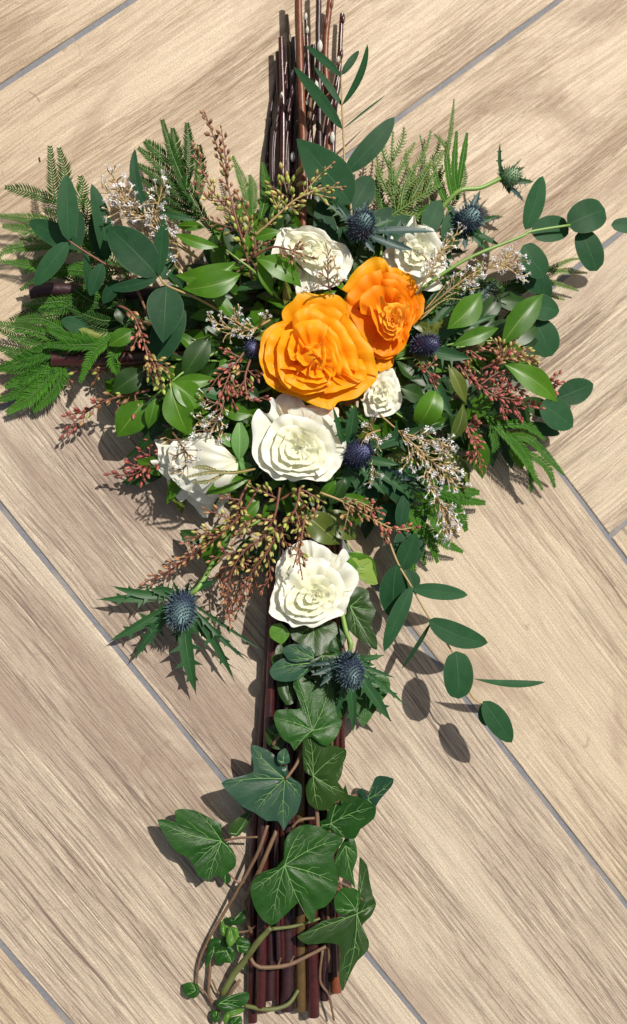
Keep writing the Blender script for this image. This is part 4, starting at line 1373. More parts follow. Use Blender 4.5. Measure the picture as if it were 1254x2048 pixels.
traced_flower('orange_ranunculus', 'largest orange flower, wide open in the middle of the bouquet', 'ranunculus', OG, (3.3, 480, 500), (490, 720), 88, [
    ([(285, 480), (278, 420), (300, 370), (350, 330), (385, 290), (440, 276), (520, 292), (600, 290), (660, 305), (700, 345), (714, 395)], 0, dict(lip=3)),
    ([(640, 400), (700, 425), (745, 480), (800, 560), (860, 630), (886, 700), (904, 780), (912, 835)], .05, dict(lip=3)), ([(905, 760), (910, 835), (860, 900), (770, 975), (660, 1000), (600, 1050), (560, 1045)], 0, dict(lip=2)),
    ([(640, 1010), (600, 1052), (540, 1040), (430, 1000), (350, 962), (250, 932), (185, 885), (150, 820)], .02, dict(lip=2)), ([(290, 465), (200, 500), (150, 560), (130, 640), (128, 720), (150, 800), (190, 870), (250, 915)], .05, dict(lip=2)),
    ([(350, 440), (420, 380), (500, 350), (600, 370), (680, 420)], .12), ([(262, 500), (200, 560), (168, 640), (165, 720), (185, 790), (235, 845)], .18), ([(210, 760), (250, 860), (320, 920), (400, 950), (480, 950), (560, 925), (615, 900)], .26),
    ([(350, 540), (345, 470), (370, 410), (440, 380), (520, 400), (580, 440)], .30, dict(bulge=2)), ([(545, 440), (610, 440), (680, 500), (730, 580), (770, 660), (785, 740), (780, 800)], .28, dict(bulge=1.6)),
    ([(800, 720), (835, 790), (820, 850), (740, 900), (650, 930), (560, 950)], .2), ([(345, 520), (290, 540), (255, 610), (243, 690), (250, 780), (275, 860), (330, 915)], .36),
    ([(540, 480), (590, 540), (640, 640), (670, 740), (672, 840), (715, 868)], .42), ([(590, 500), (650, 580), (690, 680), (720, 770), (770, 860), (830, 855)], .34, dict(bulge=1.6)),
    ([(355, 545), (362, 500), (410, 470), (480, 458), (545, 468), (582, 505), (575, 545)], .60, dict(bulge=2.4, lip=7, depth=8)), ([(350, 540), (322, 610), (318, 680), (345, 728), (375, 690)], .52), ([(390, 560), (385, 620), (368, 690), (350, 730)], .60, dict(lip=3)),
    ([(255, 780), (300, 785), (365, 795), (375, 825), (340, 850)], .50, dict(lip=6)), ([(285, 800), (300, 860), (370, 905), (450, 925), (540, 905), (610, 870)], .48), ([(360, 850), (430, 872), (520, 880), (580, 865), (625, 820)], .60),
    ([(560, 560), (600, 620), (630, 700), (640, 780), (620, 840)], .62), ([(395, 590), (420, 632), (470, 635), (530, 610), (552, 575)], .80), ([(545, 590), (560, 650), (566, 722), (520, 700), (468, 652)], .88, dict(lip=3)),
    ([(368, 680), (385, 730), (430, 765), (470, 740), (492, 700)], .78), ([(455, 835), (458, 780), (485, 725), (520, 705), (545, 720)], .82), ([(500, 850), (505, 790), (540, 735), (590, 730), (625, 790), (600, 840)], .72),
    ([(560, 640), (600, 690), (612, 750), (605, 800)], .74), ([(400, 800), (440, 830), (500, 845), (560, 835)], .68), ([(480, 780), (500, 745), (530, 750), (540, 790)], .9)], 'orange', 21, dome=20, depth=17, core=14)

Z55 = (3.3, 480, 500)
yc = dict(mat='yellowc')
traced_flower('orange_ranunculus', 'smaller deep orange flower with a tight yellow centre, upper right', 'ranunculus', OG, Z55, (1008, 470), 80, [
    ([(672, 260), (740, 160), (820, 80), (900, 44), (952, 62), (990, 115)], 0, dict(mat='orange', lip=2)), ([(950, 100), (1060, 130), (1145, 180), (1172, 265)], .02, dict(mat='orange')), ([(1140, 200), (1205, 290), (1218, 370), (1192, 445), (1125, 505)], .05),
    ([(1135, 470), (1108, 590), (1060, 672), (980, 718), (890, 712), (845, 630)], .0), ([(900, 700), (905, 790), (960, 795), (1010, 760), (1015, 700)], -.1, dict(mat='orange')), ([(860, 660), (770, 540), (705, 430), (700, 330), (715, 270)], .02),
    ([(710, 380), (712, 290), (770, 210), (850, 150), (930, 130)], .14), ([(900, 140), (1010, 150), (1100, 200), (1160, 290), (1180, 380)], .14), ([(715, 340), (735, 440), (790, 540), (850, 620), (880, 680)], .16), ([(850, 640), (920, 695), (1010, 695), (1080, 640), (1120, 560)], .18),
    ([(1175, 330), (1160, 430), (1125, 520), (1085, 610)], .2), ([(930, 190), (1020, 195), (1100, 260), (1140, 340), (1145, 420)], .32), 
    ([(1140, 370), (1128, 460), (1100, 540), (1050, 620)], .38), ([(800, 420), (790, 330), (850, 255), (930, 230), (1010, 240)], .46), ([(980, 235), (1060, 275), (1110, 340), (1122, 420)], .48),
    ([(1030, 285), (1085, 340), (1105, 410), (1095, 490)], .62),
    ([(850, 360), (880, 460), (915, 540), (960, 590), (1020, 600)], .62), ([(990, 605), (1055, 570), (1085, 500), (1095, 430)], .66), ([(905, 400), (930, 300), (965, 345), (1040, 350), (1120, 372)], .74, yc), ([(900, 360), (920, 450), (940, 520), (985, 560), (1040, 560)], .74, yc),
    ([(1075, 350), (1085, 430), (1070, 510), (1030, 565)], .78, yc), ([(935, 470), (940, 400), (975, 365), (1030, 365)], .84, yc), ([(1010, 360), (1060, 400), (1068, 460), (1040, 530)], .86, yc), ([(940, 430), (955, 500), (1000, 535), (1050, 520)], .88, yc),
    ([(960, 470), (968, 415), (1005, 390), (1040, 410)], .92, yc), ([(1030, 400), (1050, 450), (1040, 500), (1000, 515)], .94, yc), ([(965, 440), (978, 495), (1015, 510)], .95, yc), ([(985, 470), (1000, 425), (1030, 435), (1032, 475), (1005, 490)], 1, yc)], 'orangedeep', 24, dome=19, depth=15, core=5, heartmat='yellowc')
# stems of the two roses whose stalk shows
# ------------------------------------------------------------------ eucalyptus
EG = 'eucalyptus sprigs of the bouquet'
rd = dict(shape='ellip', fold=.06, arch=.04)
sprig('eucalyptus tip at the far left with two upright oval leaves', [[(300, 640, 40), (262, 560, 44), (205, 525, 50), (165, 500, 54), (138, 482, 56)]], [
    (137, 482, 56, 133, 349, 60, 42, dict(arch=.05)), (136, 484, 56, 69, 572, 50, 38, {}), (160, 499, 50, 58, 441, 34, 46, {}),
    (150, 500, 40, 156, 418, 36, 34, {}), (172, 503, 48, 176, 588, 44, 24, dict(roll=.9)), (205, 526, 50, 180, 592, 46, 30, {}),
    (214, 522, 40, 183, 367, 52, 38, dict(bend=.04, roll=-.3)), (205, 520, 34, 190, 420, 36, 40, {}), (262, 560, 30, 205, 607, 30, 26, {}),
    (180, 660, 26, 122, 640, 26, 34, {})], group=EG, mat='euc', cat='eucalyptus sprig', stem='stemred', **rd)
sprig('eucalyptus with broad round leaf hanging above the red bud cluster at left', [[(470, 640, 44), (400, 600, 50), (334, 571, 58), (318, 553, 60), (305, 560, 56)]], [
    (316, 552, 60, 217, 454, 58, 78, dict(arch=.06)), (318, 552, 62, 327, 436, 60, 32, dict(roll=.4)), (316, 554, 60, 213, 577, 54, 24, dict(bend=-.06)),
    (322, 560, 54, 342, 500, 50, 34, {}), (333, 572, 60, 326, 686, 62, 78, dict(shape='ovate')), (360, 600, 48, 309, 733, 40, 62, dict(arch=.08)),
    (300, 560, 40, 300, 480, 38, 30, {}), (236, 560, 40, 206, 608, 36, 26, {})], group=EG, mat='euc', cat='eucalyptus sprig', stem='stemtan', **rd)
sprig('narrow curved eucalyptus leaf standing behind the white flower sprig', [[(330, 480, 30), (300, 430, 34)]], [
    (298, 425, 36, 270, 297, 40, 22, dict(bend=-.10)), (300, 430, 30, 262, 420, 24, 18, {})], group=EG, mat='euc', cat='eucalyptus sprig', **rd)
sprig('tall eucalyptus with slim leaves crossing the willow tops', [[(706, 470, 52), (700, 400, 50), (690, 340, 48), (688, 300, 47), (684, 210, 46), (682, 150, 46)]], [
    (702, 408, 52, 593, 277, 50, 92, dict(shape='ovate', arch=.05, roll=.2)), (689, 347, 50, 789, 234, 54, 44, dict(shape='ellip', bend=.03)),
    (685, 259, 48, 587, 133, 46, 24, dict(roll=.3)), (683, 153, 47, 611, 91, 46, 17, dict(roll=.3)), (683, 150, 47, 718, 101, 46, 16, {}),
    (684, 211, 47, 735, 88, 46, 17, dict(bend=.07, roll=.5)), (684, 212, 44, 628, 133, 42, 15, {}), (686, 258, 46, 772, 190, 30, 4, {}),
    (704, 420, 44, 742, 352, 40, 56, {}), (700, 480, 44, 756, 424, 42, 50, {}), (660, 520, 40, 640, 400, 38, 50, {})], group=EG, mat='euc', cat='eucalyptus sprig', stem='stemtan', **rd)
sprig('pale stalked eucalyptus with round leaves reaching to the right edge', [[(770, 640, 44), (838, 582, 54), (930, 520, 62), (1040, 474, 66), (1062, 463, 66), (1140, 450, 66)]], [
    (1050, 460, 66, 1086, 352, 66, 50, dict(shape='ellip', roll=-.3)), (1062, 466, 60, 1138, 452, 56, 58, dict(shape='round')),
    (1134, 450, 66, 1210, 418, 64, 72, dict(shape='round', arch=.08)), (1160, 460, 60, 1194, 542, 56, 64, dict(shape='round')),
    (1046, 490, 56, 1090, 552, 52, 62, dict(shape='round', bend=.05)), (1078, 545, 36, 1092, 604, 30, 42, dict(shape='round')),
    (1222, 450, 60, 1290, 455, 60, 36, dict(shape='round')), (1045, 540, 40, 1085, 585, 36, 50, {})], group=EG, mat='euc', cat='eucalyptus sprig', sr=.0017, **rd)
sprig('low eucalyptus behind the glossy leaves at the right edge', [[(900, 700, 26), (1000, 720, 28), (1075, 790, 26)]], [
    (1052, 610, 34, 1119, 622, 30, 58, {}), (1068, 640, 26, 1104, 712, 22, 70, dict(shape='round')), (1112, 798, 28, 1187, 768, 24, 56, {}),
    (1080, 806, 32, 1146, 854, 26, 66, {}), (1050, 850, 18, 1120, 868, 12, 28, {}), (1030, 680, 20, 1090, 650, 20, 60, {})], group=EG, mat='euc', cat='eucalyptus sprig', **rd)
sprig('long eucalyptus trailing over the floor at the lower right', [[(770, 1060, 30), (795, 1125, 36), (822, 1172, 40), (860, 1238, 44), (905, 1305, 46), (940, 1386, 48), (968, 1412, 50)]], [
    (823, 1177, 42, 936, 1190, 46, 34, {}), (824, 1172, 42, 768, 1303, 38, 36, dict(bend=.03)), (794, 1128, 38, 790, 1240, 26, 62, dict(bend=.06)),
    (800, 1142, 34, 832, 1066, 38, 44, dict(roll=.4)), (812, 1130, 28, 822, 1055, 26, 68, dict(shape='round')), (856, 1240, 46, 976, 1286, 50, 50, dict(bend=.06)),
    (862, 1244, 42, 803, 1338, 24, 18, dict(roll=.7)), (912, 1302, 52, 918, 1398, 50, 66, dict(shape='round')), (946, 1357, 48, 1091, 1364, 52, 17, dict(bend=.04, roll=.5, shape='obov')),
    (966, 1402, 52, 1024, 1485, 50, 50, dict(shape='ellip')), (966, 1406, 44, 976, 1452, 38, 36, {}), (830, 1180, 26, 812, 1140, 24, 40, {})],
    group=EG, mat='euc', cat='eucalyptus sprig', stem='stemtan', sr=.0010, **rd)
sprig('short dark eucalyptus below the white sprig at the lower right', [[(740, 940, 44), (790, 1000, 40), (815, 1070, 30)]], [
    (800, 1058, 44, 808, 988, 46, 30, {}), (740, 930, 50, 795, 985, 44, 52, {}), (720, 940, 44, 745, 1012, 36, 56, {}), (770, 960, 46, 826, 1008, 40, 46, {}),
    (760, 1010, 34, 800, 1060, 24, 50, {}), (816, 1060, 26, 850, 1010, 26, 44, {})], group=EG, mat='euc', cat='eucalyptus sprig', **rd)
sprig('blue green eucalyptus pair behind the round blue thistle', [[(760, 520, 44), (770, 460, 44), (790, 440, 44)]], [
    (745, 470, 42, 795, 420, 40, 60, {}), (770, 470, 46, 826, 440, 46, 50, {}), (850, 470, 40, 880, 400, 38, 46, {}), (900, 500, 40, 905, 420, 42, 50, {})], group=EG, mat='euc', cat='eucalyptus sprig', **rd)

# ------------------------------------------------------------------ glossy leaf sprigs
LG = 'glossy green leaf sprigs'
gl = dict(shape='lance', fold=.22, arch=.08, wave=.03)
sprig('bright glossy leaves fanned above the left arm, beside the cream rose', [[(560, 600, 46), (510, 545, 60), (478, 520, 62), (452, 500, 60)]], [
    (482, 548, 66, 364, 578, 62, 54, dict(bend=-.09, arch=.1)), (472, 524, 64, 350, 550, 60, 46, dict(bend=-.16)), (438, 494, 58, 348, 466, 56, 26, dict(bend=-.08)),
    (462, 510, 58, 474, 434, 56, 46, dict(mat='dark')), (505, 478, 60, 562, 462, 64, 24, {}), (512, 518, 66, 603, 575, 64, 52, dict(bend=-.10)),
    (514, 522, 62, 545, 592, 56, 26, {}), (470, 500, 54, 420, 440, 50, 28, {}), (395, 440, 56, 320, 424, 50, 14, dict(bend=-.05, mat='bract')), (500, 470, 58, 478, 400, 50, 30, {}),
    (410, 455, 50, 352, 452, 44, 22, {})], group=LG, cat='leafy sprig', **gl)
sprig('glossy leaves spread above the side lying rose at lower left', [[(440, 700, 40), (380, 735, 46), (345, 762, 48), (300, 800, 40)]], [
    (342, 762, 52, 411, 818, 48, 52, {}), (342, 768, 52, 378, 872, 46, 62, dict(bend=.05)), (345, 760, 46, 434, 757, 44, 30, dict(bend=.06)),
    (312, 795, 44, 296, 858, 40, 28, {}), (292, 800, 36, 233, 874, 30, 62, {}), (322, 800, 34, 246, 918, 14, 22, dict(bend=-.14, mat='dark')),
    (290, 740, 38, 224, 786, 34, 50, dict(mat='dark')), (420, 672, 50, 364, 757, 46, 50, dict(mat='dark')), (270, 660, 44, 216, 692, 42, 36, {}), (250, 650, 40, 236, 610, 40, 30, dict(mat='dark')),
    (345, 790, 30, 330, 850, 26, 40, dict(mat='dark'))], group=LG, cat='leafy sprig', **gl)
sprig('large bright leaves on the right arm above the yellow tipped buds', [[(850, 720, 40), (895, 690, 52), (1000, 680, 50)]], [
    (894, 658, 66, 963, 584, 66, 56, dict(bend=.05)), (1002, 692, 58, 1087, 587, 60, 56, dict(bend=-.04)), (902, 692, 60, 998, 656, 60, 34, {}),
    (1008, 728, 58, 1116, 805, 54, 54, dict(bend=-.03)), (896, 728, 56, 932, 808, 50, 32, dict(mat='olive')), (926, 806, 54, 896, 887, 44, 30, dict(bend=-.08, mat='olive')),
    (940, 855, 42, 965, 958, 24, 48, {}), (920, 840, 40, 955, 905, 30, 44, dict(mat='dark')), (960, 640, 44, 1000, 590, 42, 40, dict(mat='dark'))], group=LG, cat='leafy sprig', **gl)
sprig('rounded green leaf lump right of the smallest cream rose', [[(810, 740, 40), (850, 780, 46)]], [
    (872, 782, 62, 836, 852, 54, 56, dict(shape='round', arch=.22)), (800, 775, 56, 850, 800, 50, 40, dict(mat='dark')), (820, 760, 50, 880, 760, 46, 30, dict(mat='dark'))], group=LG, cat='leafy sprig', **gl)
sprig('leaf with toothed edge beside the lowest cream rose', [[(690, 1080, 30), (700, 1100, 36)]], [
    (690, 1105, 40, 755, 1160, 30, 50, dict(wave=.06)), (640, 1000, 50, 672, 960, 56, 26, {}), (660, 1010, 46, 690, 955, 52, 34, dict(mat='dark')), (675, 990, 48, 745, 1008, 42, 22, {}),
    (600, 1020, 42, 680, 1090, 36, 60, dict(mat='olive', wave=.1)), (650, 1020, 40, 715, 1080, 34, 56, dict(mat='olive', wave=.1))], group=LG, cat='leafy sprig', **gl)
sprig('small leaves under the bud sprays left of the lowest rose', [[(520, 1040, 30), (440, 1090, 24)]], [
    (470, 1045, 34, 392, 1115, 26, 44, dict(wave=.1)), (520, 1000, 46, 478, 1048, 44, 26, {}), (430, 1080, 20, 420, 1140, 14, 40, {}), (400, 1090, 18, 360, 1060, 14, 30, dict(mat='dark')),
    (500, 1070, 26, 480, 1150, 18, 46, dict(mat='dark')), (540, 1060, 26, 530, 1150, 18, 46, dict(mat='dark'))], group=LG, cat='leafy sprig', **gl)
sprig('leaves between the side lying rose and the large cream rose', [[(560, 860, 40), (500, 860, 44)]], [
    (505, 830, 50, 440, 822, 46, 34, {}), (500, 850, 48, 468, 800, 46, 30, dict(mat='dark')), (498, 960, 44, 410, 990, 40, 34, dict(bend=.08)), (520, 800, 54, 478, 770, 50, 30, dict(mat='dark')),
    (480, 890, 44, 430, 870, 50, 26, dict(mat='sepal')), (500, 900, 40, 480, 960, 34, 40, dict(mat='dark'))], group=LG, cat='leafy sprig', **gl)

# dark under-foliage: glossy sprigs filling the heart of the bouquet, radiating from it
ANG = [(12, 'toward the right arm'), (38, 'toward the round leaved eucalyptus'), (62, 'toward the yellow green fronds'), (88, 'below the willow tops'), (112, 'below the tall bud spray'),
       (140, 'behind the white flower sprigs'), (166, 'above the left arm sticks'), (190, 'along the left arm sticks'), (214, 'toward the brown pink buds at left'), (238, 'above the side lying rose'),
       (262, 'toward the hanging bud sprays'), (288, 'above the lowest rose'), (312, 'toward the trailing eucalyptus'), (338, 'toward the right hand red buds')]
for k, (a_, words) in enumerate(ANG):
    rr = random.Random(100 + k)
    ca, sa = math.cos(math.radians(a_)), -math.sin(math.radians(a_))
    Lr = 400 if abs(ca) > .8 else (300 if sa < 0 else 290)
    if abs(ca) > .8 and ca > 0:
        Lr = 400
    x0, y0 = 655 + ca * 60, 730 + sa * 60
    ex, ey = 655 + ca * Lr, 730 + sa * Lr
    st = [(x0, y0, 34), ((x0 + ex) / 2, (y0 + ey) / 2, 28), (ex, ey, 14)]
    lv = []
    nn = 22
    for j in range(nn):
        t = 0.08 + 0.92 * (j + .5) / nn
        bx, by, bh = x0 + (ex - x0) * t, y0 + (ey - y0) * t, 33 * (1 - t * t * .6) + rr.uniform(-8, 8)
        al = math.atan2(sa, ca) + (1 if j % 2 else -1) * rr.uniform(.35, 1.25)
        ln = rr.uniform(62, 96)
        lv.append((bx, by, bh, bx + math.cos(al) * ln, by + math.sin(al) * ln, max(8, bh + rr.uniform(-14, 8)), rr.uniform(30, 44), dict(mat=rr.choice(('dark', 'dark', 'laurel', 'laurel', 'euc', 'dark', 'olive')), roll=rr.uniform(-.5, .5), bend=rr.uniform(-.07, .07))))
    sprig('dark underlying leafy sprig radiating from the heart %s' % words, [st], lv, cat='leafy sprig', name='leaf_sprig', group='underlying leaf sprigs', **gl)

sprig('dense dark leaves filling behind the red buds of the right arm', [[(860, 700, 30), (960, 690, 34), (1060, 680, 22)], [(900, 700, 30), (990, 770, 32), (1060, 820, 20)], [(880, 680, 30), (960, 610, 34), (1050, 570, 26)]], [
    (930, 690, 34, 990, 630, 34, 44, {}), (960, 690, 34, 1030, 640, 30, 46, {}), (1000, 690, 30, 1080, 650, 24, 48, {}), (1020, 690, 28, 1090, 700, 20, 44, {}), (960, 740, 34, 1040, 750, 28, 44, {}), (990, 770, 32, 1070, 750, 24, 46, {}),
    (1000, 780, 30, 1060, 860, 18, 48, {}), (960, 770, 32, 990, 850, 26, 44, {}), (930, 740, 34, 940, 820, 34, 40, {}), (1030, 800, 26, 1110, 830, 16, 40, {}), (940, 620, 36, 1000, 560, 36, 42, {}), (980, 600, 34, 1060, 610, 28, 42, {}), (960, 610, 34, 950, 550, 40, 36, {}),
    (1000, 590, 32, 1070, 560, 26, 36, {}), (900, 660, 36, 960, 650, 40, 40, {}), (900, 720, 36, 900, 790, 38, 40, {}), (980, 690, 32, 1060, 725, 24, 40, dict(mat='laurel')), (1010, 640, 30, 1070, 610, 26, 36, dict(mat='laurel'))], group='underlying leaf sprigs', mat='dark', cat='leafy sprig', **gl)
ANG2 = [(5, 'under the right arm buds'), (28, 'beneath the pale eucalyptus stalk'), (50, 'behind the upper right cream rose'), (75, 'under the steel blue thistle'), (100, 'left of the top cream rose'), (126, 'under the tall bud spray'),
        (153, 'beneath the broad round eucalyptus leaf'), (178, 'over the left arm sticks'), (202, 'under the yellow buds at left'), (226, 'right of the side lying rose'), (250, 'under the large cream rose'), (275, 'beside the brown bud string'),
        (300, 'beneath the violet thistle'), (325, 'under the largest white sprig')]
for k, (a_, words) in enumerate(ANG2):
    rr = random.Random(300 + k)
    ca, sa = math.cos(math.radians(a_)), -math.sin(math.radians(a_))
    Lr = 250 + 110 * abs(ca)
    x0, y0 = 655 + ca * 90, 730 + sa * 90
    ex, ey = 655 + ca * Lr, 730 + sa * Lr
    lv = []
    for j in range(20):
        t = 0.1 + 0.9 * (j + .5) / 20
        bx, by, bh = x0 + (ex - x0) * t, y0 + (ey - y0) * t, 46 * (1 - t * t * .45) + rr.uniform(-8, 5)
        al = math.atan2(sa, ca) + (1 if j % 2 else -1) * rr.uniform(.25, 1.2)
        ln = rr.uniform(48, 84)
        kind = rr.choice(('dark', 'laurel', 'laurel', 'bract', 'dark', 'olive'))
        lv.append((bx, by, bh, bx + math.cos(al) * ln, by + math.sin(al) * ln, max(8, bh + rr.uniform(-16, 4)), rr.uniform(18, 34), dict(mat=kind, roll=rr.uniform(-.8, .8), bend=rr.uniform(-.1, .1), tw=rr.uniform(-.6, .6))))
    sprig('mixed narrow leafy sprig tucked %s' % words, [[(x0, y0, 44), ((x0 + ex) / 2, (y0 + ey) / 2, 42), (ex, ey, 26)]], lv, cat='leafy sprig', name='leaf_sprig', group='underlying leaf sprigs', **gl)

# ------------------------------------------------------------------ ivy
Z5 = (2.459, 290, 1280)
Z6 = (2.459, 290, 1580)
Z4 = (2.056, 500, 1040)
def ivy(label, stems, sr=.0013, stem='stembrown'):
    t_ = thing('ivy_trail', label, 'ivy', P(*stems[0][0]), 'ivy trailing down the stick bundle')
    mb = MB()
    for s in stems:
        mb.tube(smooth(path(s[:-1] if not isinstance(s[-1], tuple) else s), 6), s[-1] if not isinstance(s[-1], tuple) else sr, 7, wob=.08)
    part('stem', mb, MT[stem], t_)
    return t_
iv = ivy('main ivy trail with large veined leaves over the lower stems', [
    [(600, 1290, 28), (600, 1400, 28), (626, 1480, 30), (640, 1560, 30), (660, 1640, 30), (655, 1720, 30), (690, 1790, 26), (700, 1830, 24)],
    [(545, 1490, 28), (560, 1472, 30), (575, 1462, 34), [.0014, .001]], [(572, 1558, 36), (592, 1530, 30), (606, 1500, 28), [.0012, .0016]],
    [(584, 1655, 30), (600, 1640, 32), (630, 1636, 30), [.0012, .0012]], [(636, 1660, 32), (632, 1610, 30), (620, 1560, 28), [.0018, .0015]],
    [(668, 1760, 30), (700, 1775, 28), (725, 1800, 26), [.0011, .0009]], [(735, 1600, 20), (712, 1590, 24), (690, 1600, 28), [.001, .001]]])
ivy_leaf(iv, (822, 445), [(735, 170), (765, 175), (830, 215), (862, 240), (905, 200), (925, 240), (935, 320), (950, 380), (970, 400), (945, 470), (900, 520), (860, 510), (822, 478), (790, 485), (745, 515), (735, 545), (715, 510), (680, 490), (650, 440), (633, 385), (650, 345), (720, 340), (765, 335), (750, 280), (730, 230)], 40, 'ivy', (2, 5), (0, 4, 19, 15, 8), tr=Z5, pucker=1.4)
ivy_leaf(iv, (826, 668), [(800, 425), (850, 465), (872, 508), (915, 518), (990, 540), (978, 600), (942, 655), (950, 700), (990, 755), (998, 800), (945, 790), (905, 832), (850, 835), (802, 800), (790, 730), (800, 695), (822, 672), (785, 650), (775, 570), (778, 500)], 37, 'ivydark', (5, -1), (0, 4, 8, 12, 18), tr=Z5, pucker=1.6)
ivy_leaf(iv, (688, 684), [(520, 515), (600, 540), (650, 580), (672, 625), (700, 615), (706, 660), (740, 690), (770, 715), (768, 780), (748, 850), (705, 895), (682, 938), (655, 890), (600, 890), (540, 850), (480, 820), (430, 770), (375, 705), (430, 680), (530, 650), (528, 590)], 33, 'ivyblue', (-2, 2), (0, 8, 11, 17, 14), tr=Z5, pucker=1.2)
ivy_leaf(iv, (680, 600), [(650, 590), (655, 555), (690, 532), (708, 565), (712, 600), (690, 612), (665, 612)], 38, 'ivyblue', (0, 0), (2, 0), tr=Z5, pucker=.6)
ivy_leaf(iv, (912, 905), [(985, 710), (1000, 760), (1050, 770), (1090, 790), (1135, 820), (1125, 880), (1060, 930), (1035, 975), (985, 975), (940, 960), (905, 935), (850, 925), (845, 895), (890, 880), (902, 820), (960, 800)], 31, 'ivy', (4, 0), (0, 4, 8, 11), tr=Z5, pucker=1.2)
ivy_leaf(iv, (1095, 785), [(1090, 772), (1130, 680), (1165, 668), (1222, 682), (1212, 720), (1190, 745), (1152, 790), (1130, 825), (1100, 820), (1088, 800), (1050, 765), (1045, 740), (1075, 730)], 26, 'ivyblue', (2, -3), (3, 7, 1), tr=Z5, pucker=1.0)
ivy_leaf(iv, (686, 372), [(682, 330), (685, 260), (720, 200), (790, 170), (850, 180), (920, 210), (975, 240), (955, 280), (925, 330), (945, 400), (948, 460), (935, 520), (885, 575), (845, 590), (832, 640), (812, 652), (792, 600), (795, 545), (758, 550), (705, 600), (662, 640), (625, 665), (580, 640), (545, 590), (530, 550), (518, 500), (530, 450), (580, 402), (645, 380)], 36, 'ivy', (2, 4), (3, 6, 10, 15, 21, 25), tr=Z6, pucker=1.8)
ivy_leaf(iv, (1042, 610), [(1055, 330), (1092, 370), (1104, 440), (1120, 515), (1137, 560), (1112, 620), (1075, 655), (1065, 695), (1100, 740), (1095, 790), (1045, 840), (1012, 900), (985, 960), (968, 990), (952, 900), (962, 820), (950, 762), (880, 752), (800, 760), (748, 722), (800, 690), (870, 645), (945, 628), (1000, 612), (1060, 560), (1080, 480), (1078, 410)], 27, 'ivydark', (3, 4), (1, 4, 8, 13, 19), tr=Z6, pucker=1.5)
ivy_leaf(iv, (1035, 590), [(935, 585), (930, 540), (955, 492), (1000, 476), (1045, 492), (1062, 530), (1040, 590), (990, 612), (955, 610)], 29, 'ivy', (0, 0), (2, 4, 0), tr=Z6, pucker=1.0)
ivy_leaf(iv, (985, 275), [(950, 300), (930, 370), (960, 430), (1000, 440), (1035, 485), (1022, 400), (1045, 330), (1030, 240), (990, 230)], 24, 'ivy', (2, 2), (4, 1, 6), tr=Z6, pucker=.9)
ivu = ivy('short ivy shoot with dark leaves just under the lowest rose', [[(600, 1250, 26), (580, 1320, 30), (560, 1330, 34)], [(690, 1230, 26), (700, 1300, 24), (720, 1390, 18)]])
ivy_leaf(ivu, (330, 640), [(262, 640), (280, 600), (330, 590), (380, 610), (400, 650), (380, 700), (345, 740), (310, 700), (275, 690)], 28, 'ivydark', (0, 3), (0, 2, 4, 6), tr=Z4, pucker=1.3)
ivy_leaf(ivu, (130, 590), [(85, 570), (110, 520), (150, 500), (190, 540), (180, 590), (150, 640), (105, 620)], 22, 'ivydark', (0, 3), (1, 3, 5), tr=Z4, pucker=1.0)
ivy_leaf(iv, (900, 620), [(820, 600), (850, 560), (900, 545), (950, 560), (975, 610), (960, 680), (920, 720), (870, 700), (830, 660)], 26, 'ivydark', (2, 3), (1, 3, 5, 7), tr=Z5, pucker=1.2)
ivy_leaf(iv, (640, 470), [(590, 470), (600, 430), (650, 410), (700, 440), (700, 490), (660, 540), (610, 520)], 24, 'ivydark', (2, 3), (1, 3, 5), tr=Z5, pucker=1.0)
ivy_leaf(ivu, (300, 560), [(210, 560), (240, 520), (300, 500), (350, 520), (372, 560), (350, 620), (310, 600), (270, 640), (235, 600)], 30, 'ivydark', (0, 3), (1, 4, 7), tr=Z4, pucker=1.2)
ivy_leaf(ivu, (160, 700), [(110, 660), (150, 640), (190, 660), (200, 700), (180, 750), (150, 760), (120, 720)], 24, 'ivydark', (0, 3), (1, 4), tr=Z4, pucker=1.0)
ivy_leaf(ivu, (340, 470), [(280, 440), (340, 425), (390, 450), (385, 510), (350, 545), (300, 520)], 28, 'ivy', (0, 3), (1, 3, 5), tr=Z4, pucker=1.0)
ivy_leaf(ivu, (262, 568), [(135, 540), (150, 518), (182, 510), (240, 518), (272, 545), (262, 570), (235, 582), (200, 585), (160, 578)], 38, 'ivyblue', (0, 0), (1, 3, 8), tr=Z4, pucker=.9)
ivy_leaf(ivu, (250, 590), [(80, 622), (100, 590), (140, 568), (190, 582), (245, 584), (262, 600), (222, 640), (185, 660), (140, 665), (98, 655)], 35, 'ivyblue', (0, 0), (0, 2, 7), tr=Z4, pucker=.9)
ivy_leaf(ivu, (262, 430), [(165, 445), (175, 490), (215, 515), (262, 560), (305, 545), (330, 500), (365, 460), (350, 420), (262, 405), (200, 420)], 30, 'ivydark', (0, 6), (1, 3, 6), tr=Z4, pucker=1.2)
ivy_leaf(ivu, (412, 355), [(402, 300), (430, 272), (485, 288), (492, 330), (518, 372), (500, 420), (505, 450), (520, 482), (522, 535), (482, 512), (435, 482), (392, 430), (396, 380)], 34, 'ivydark', (3, 2), (2, 4, 8, 10), tr=Z4, pucker=1.4)
ivy_leaf(ivu, (140, 445), [(80, 455), (92, 432), (130, 425), (162, 462), (155, 485), (132, 510), (108, 500), (84, 482)], 36, 'ivylime', (0, 0), (2, 4, 6), tr=Z4, pucker=.7)
ivy_leaf(ivu, (470, 640), [(400, 700), (430, 640), (470, 610), (520, 618), (570, 650), (575, 700), (545, 740), (505, 800), (465, 852), (432, 800), (400, 760)], 20, 'ivy', (0, 3), (3, 5, 8, 0), tr=Z4, pucker=1.2)
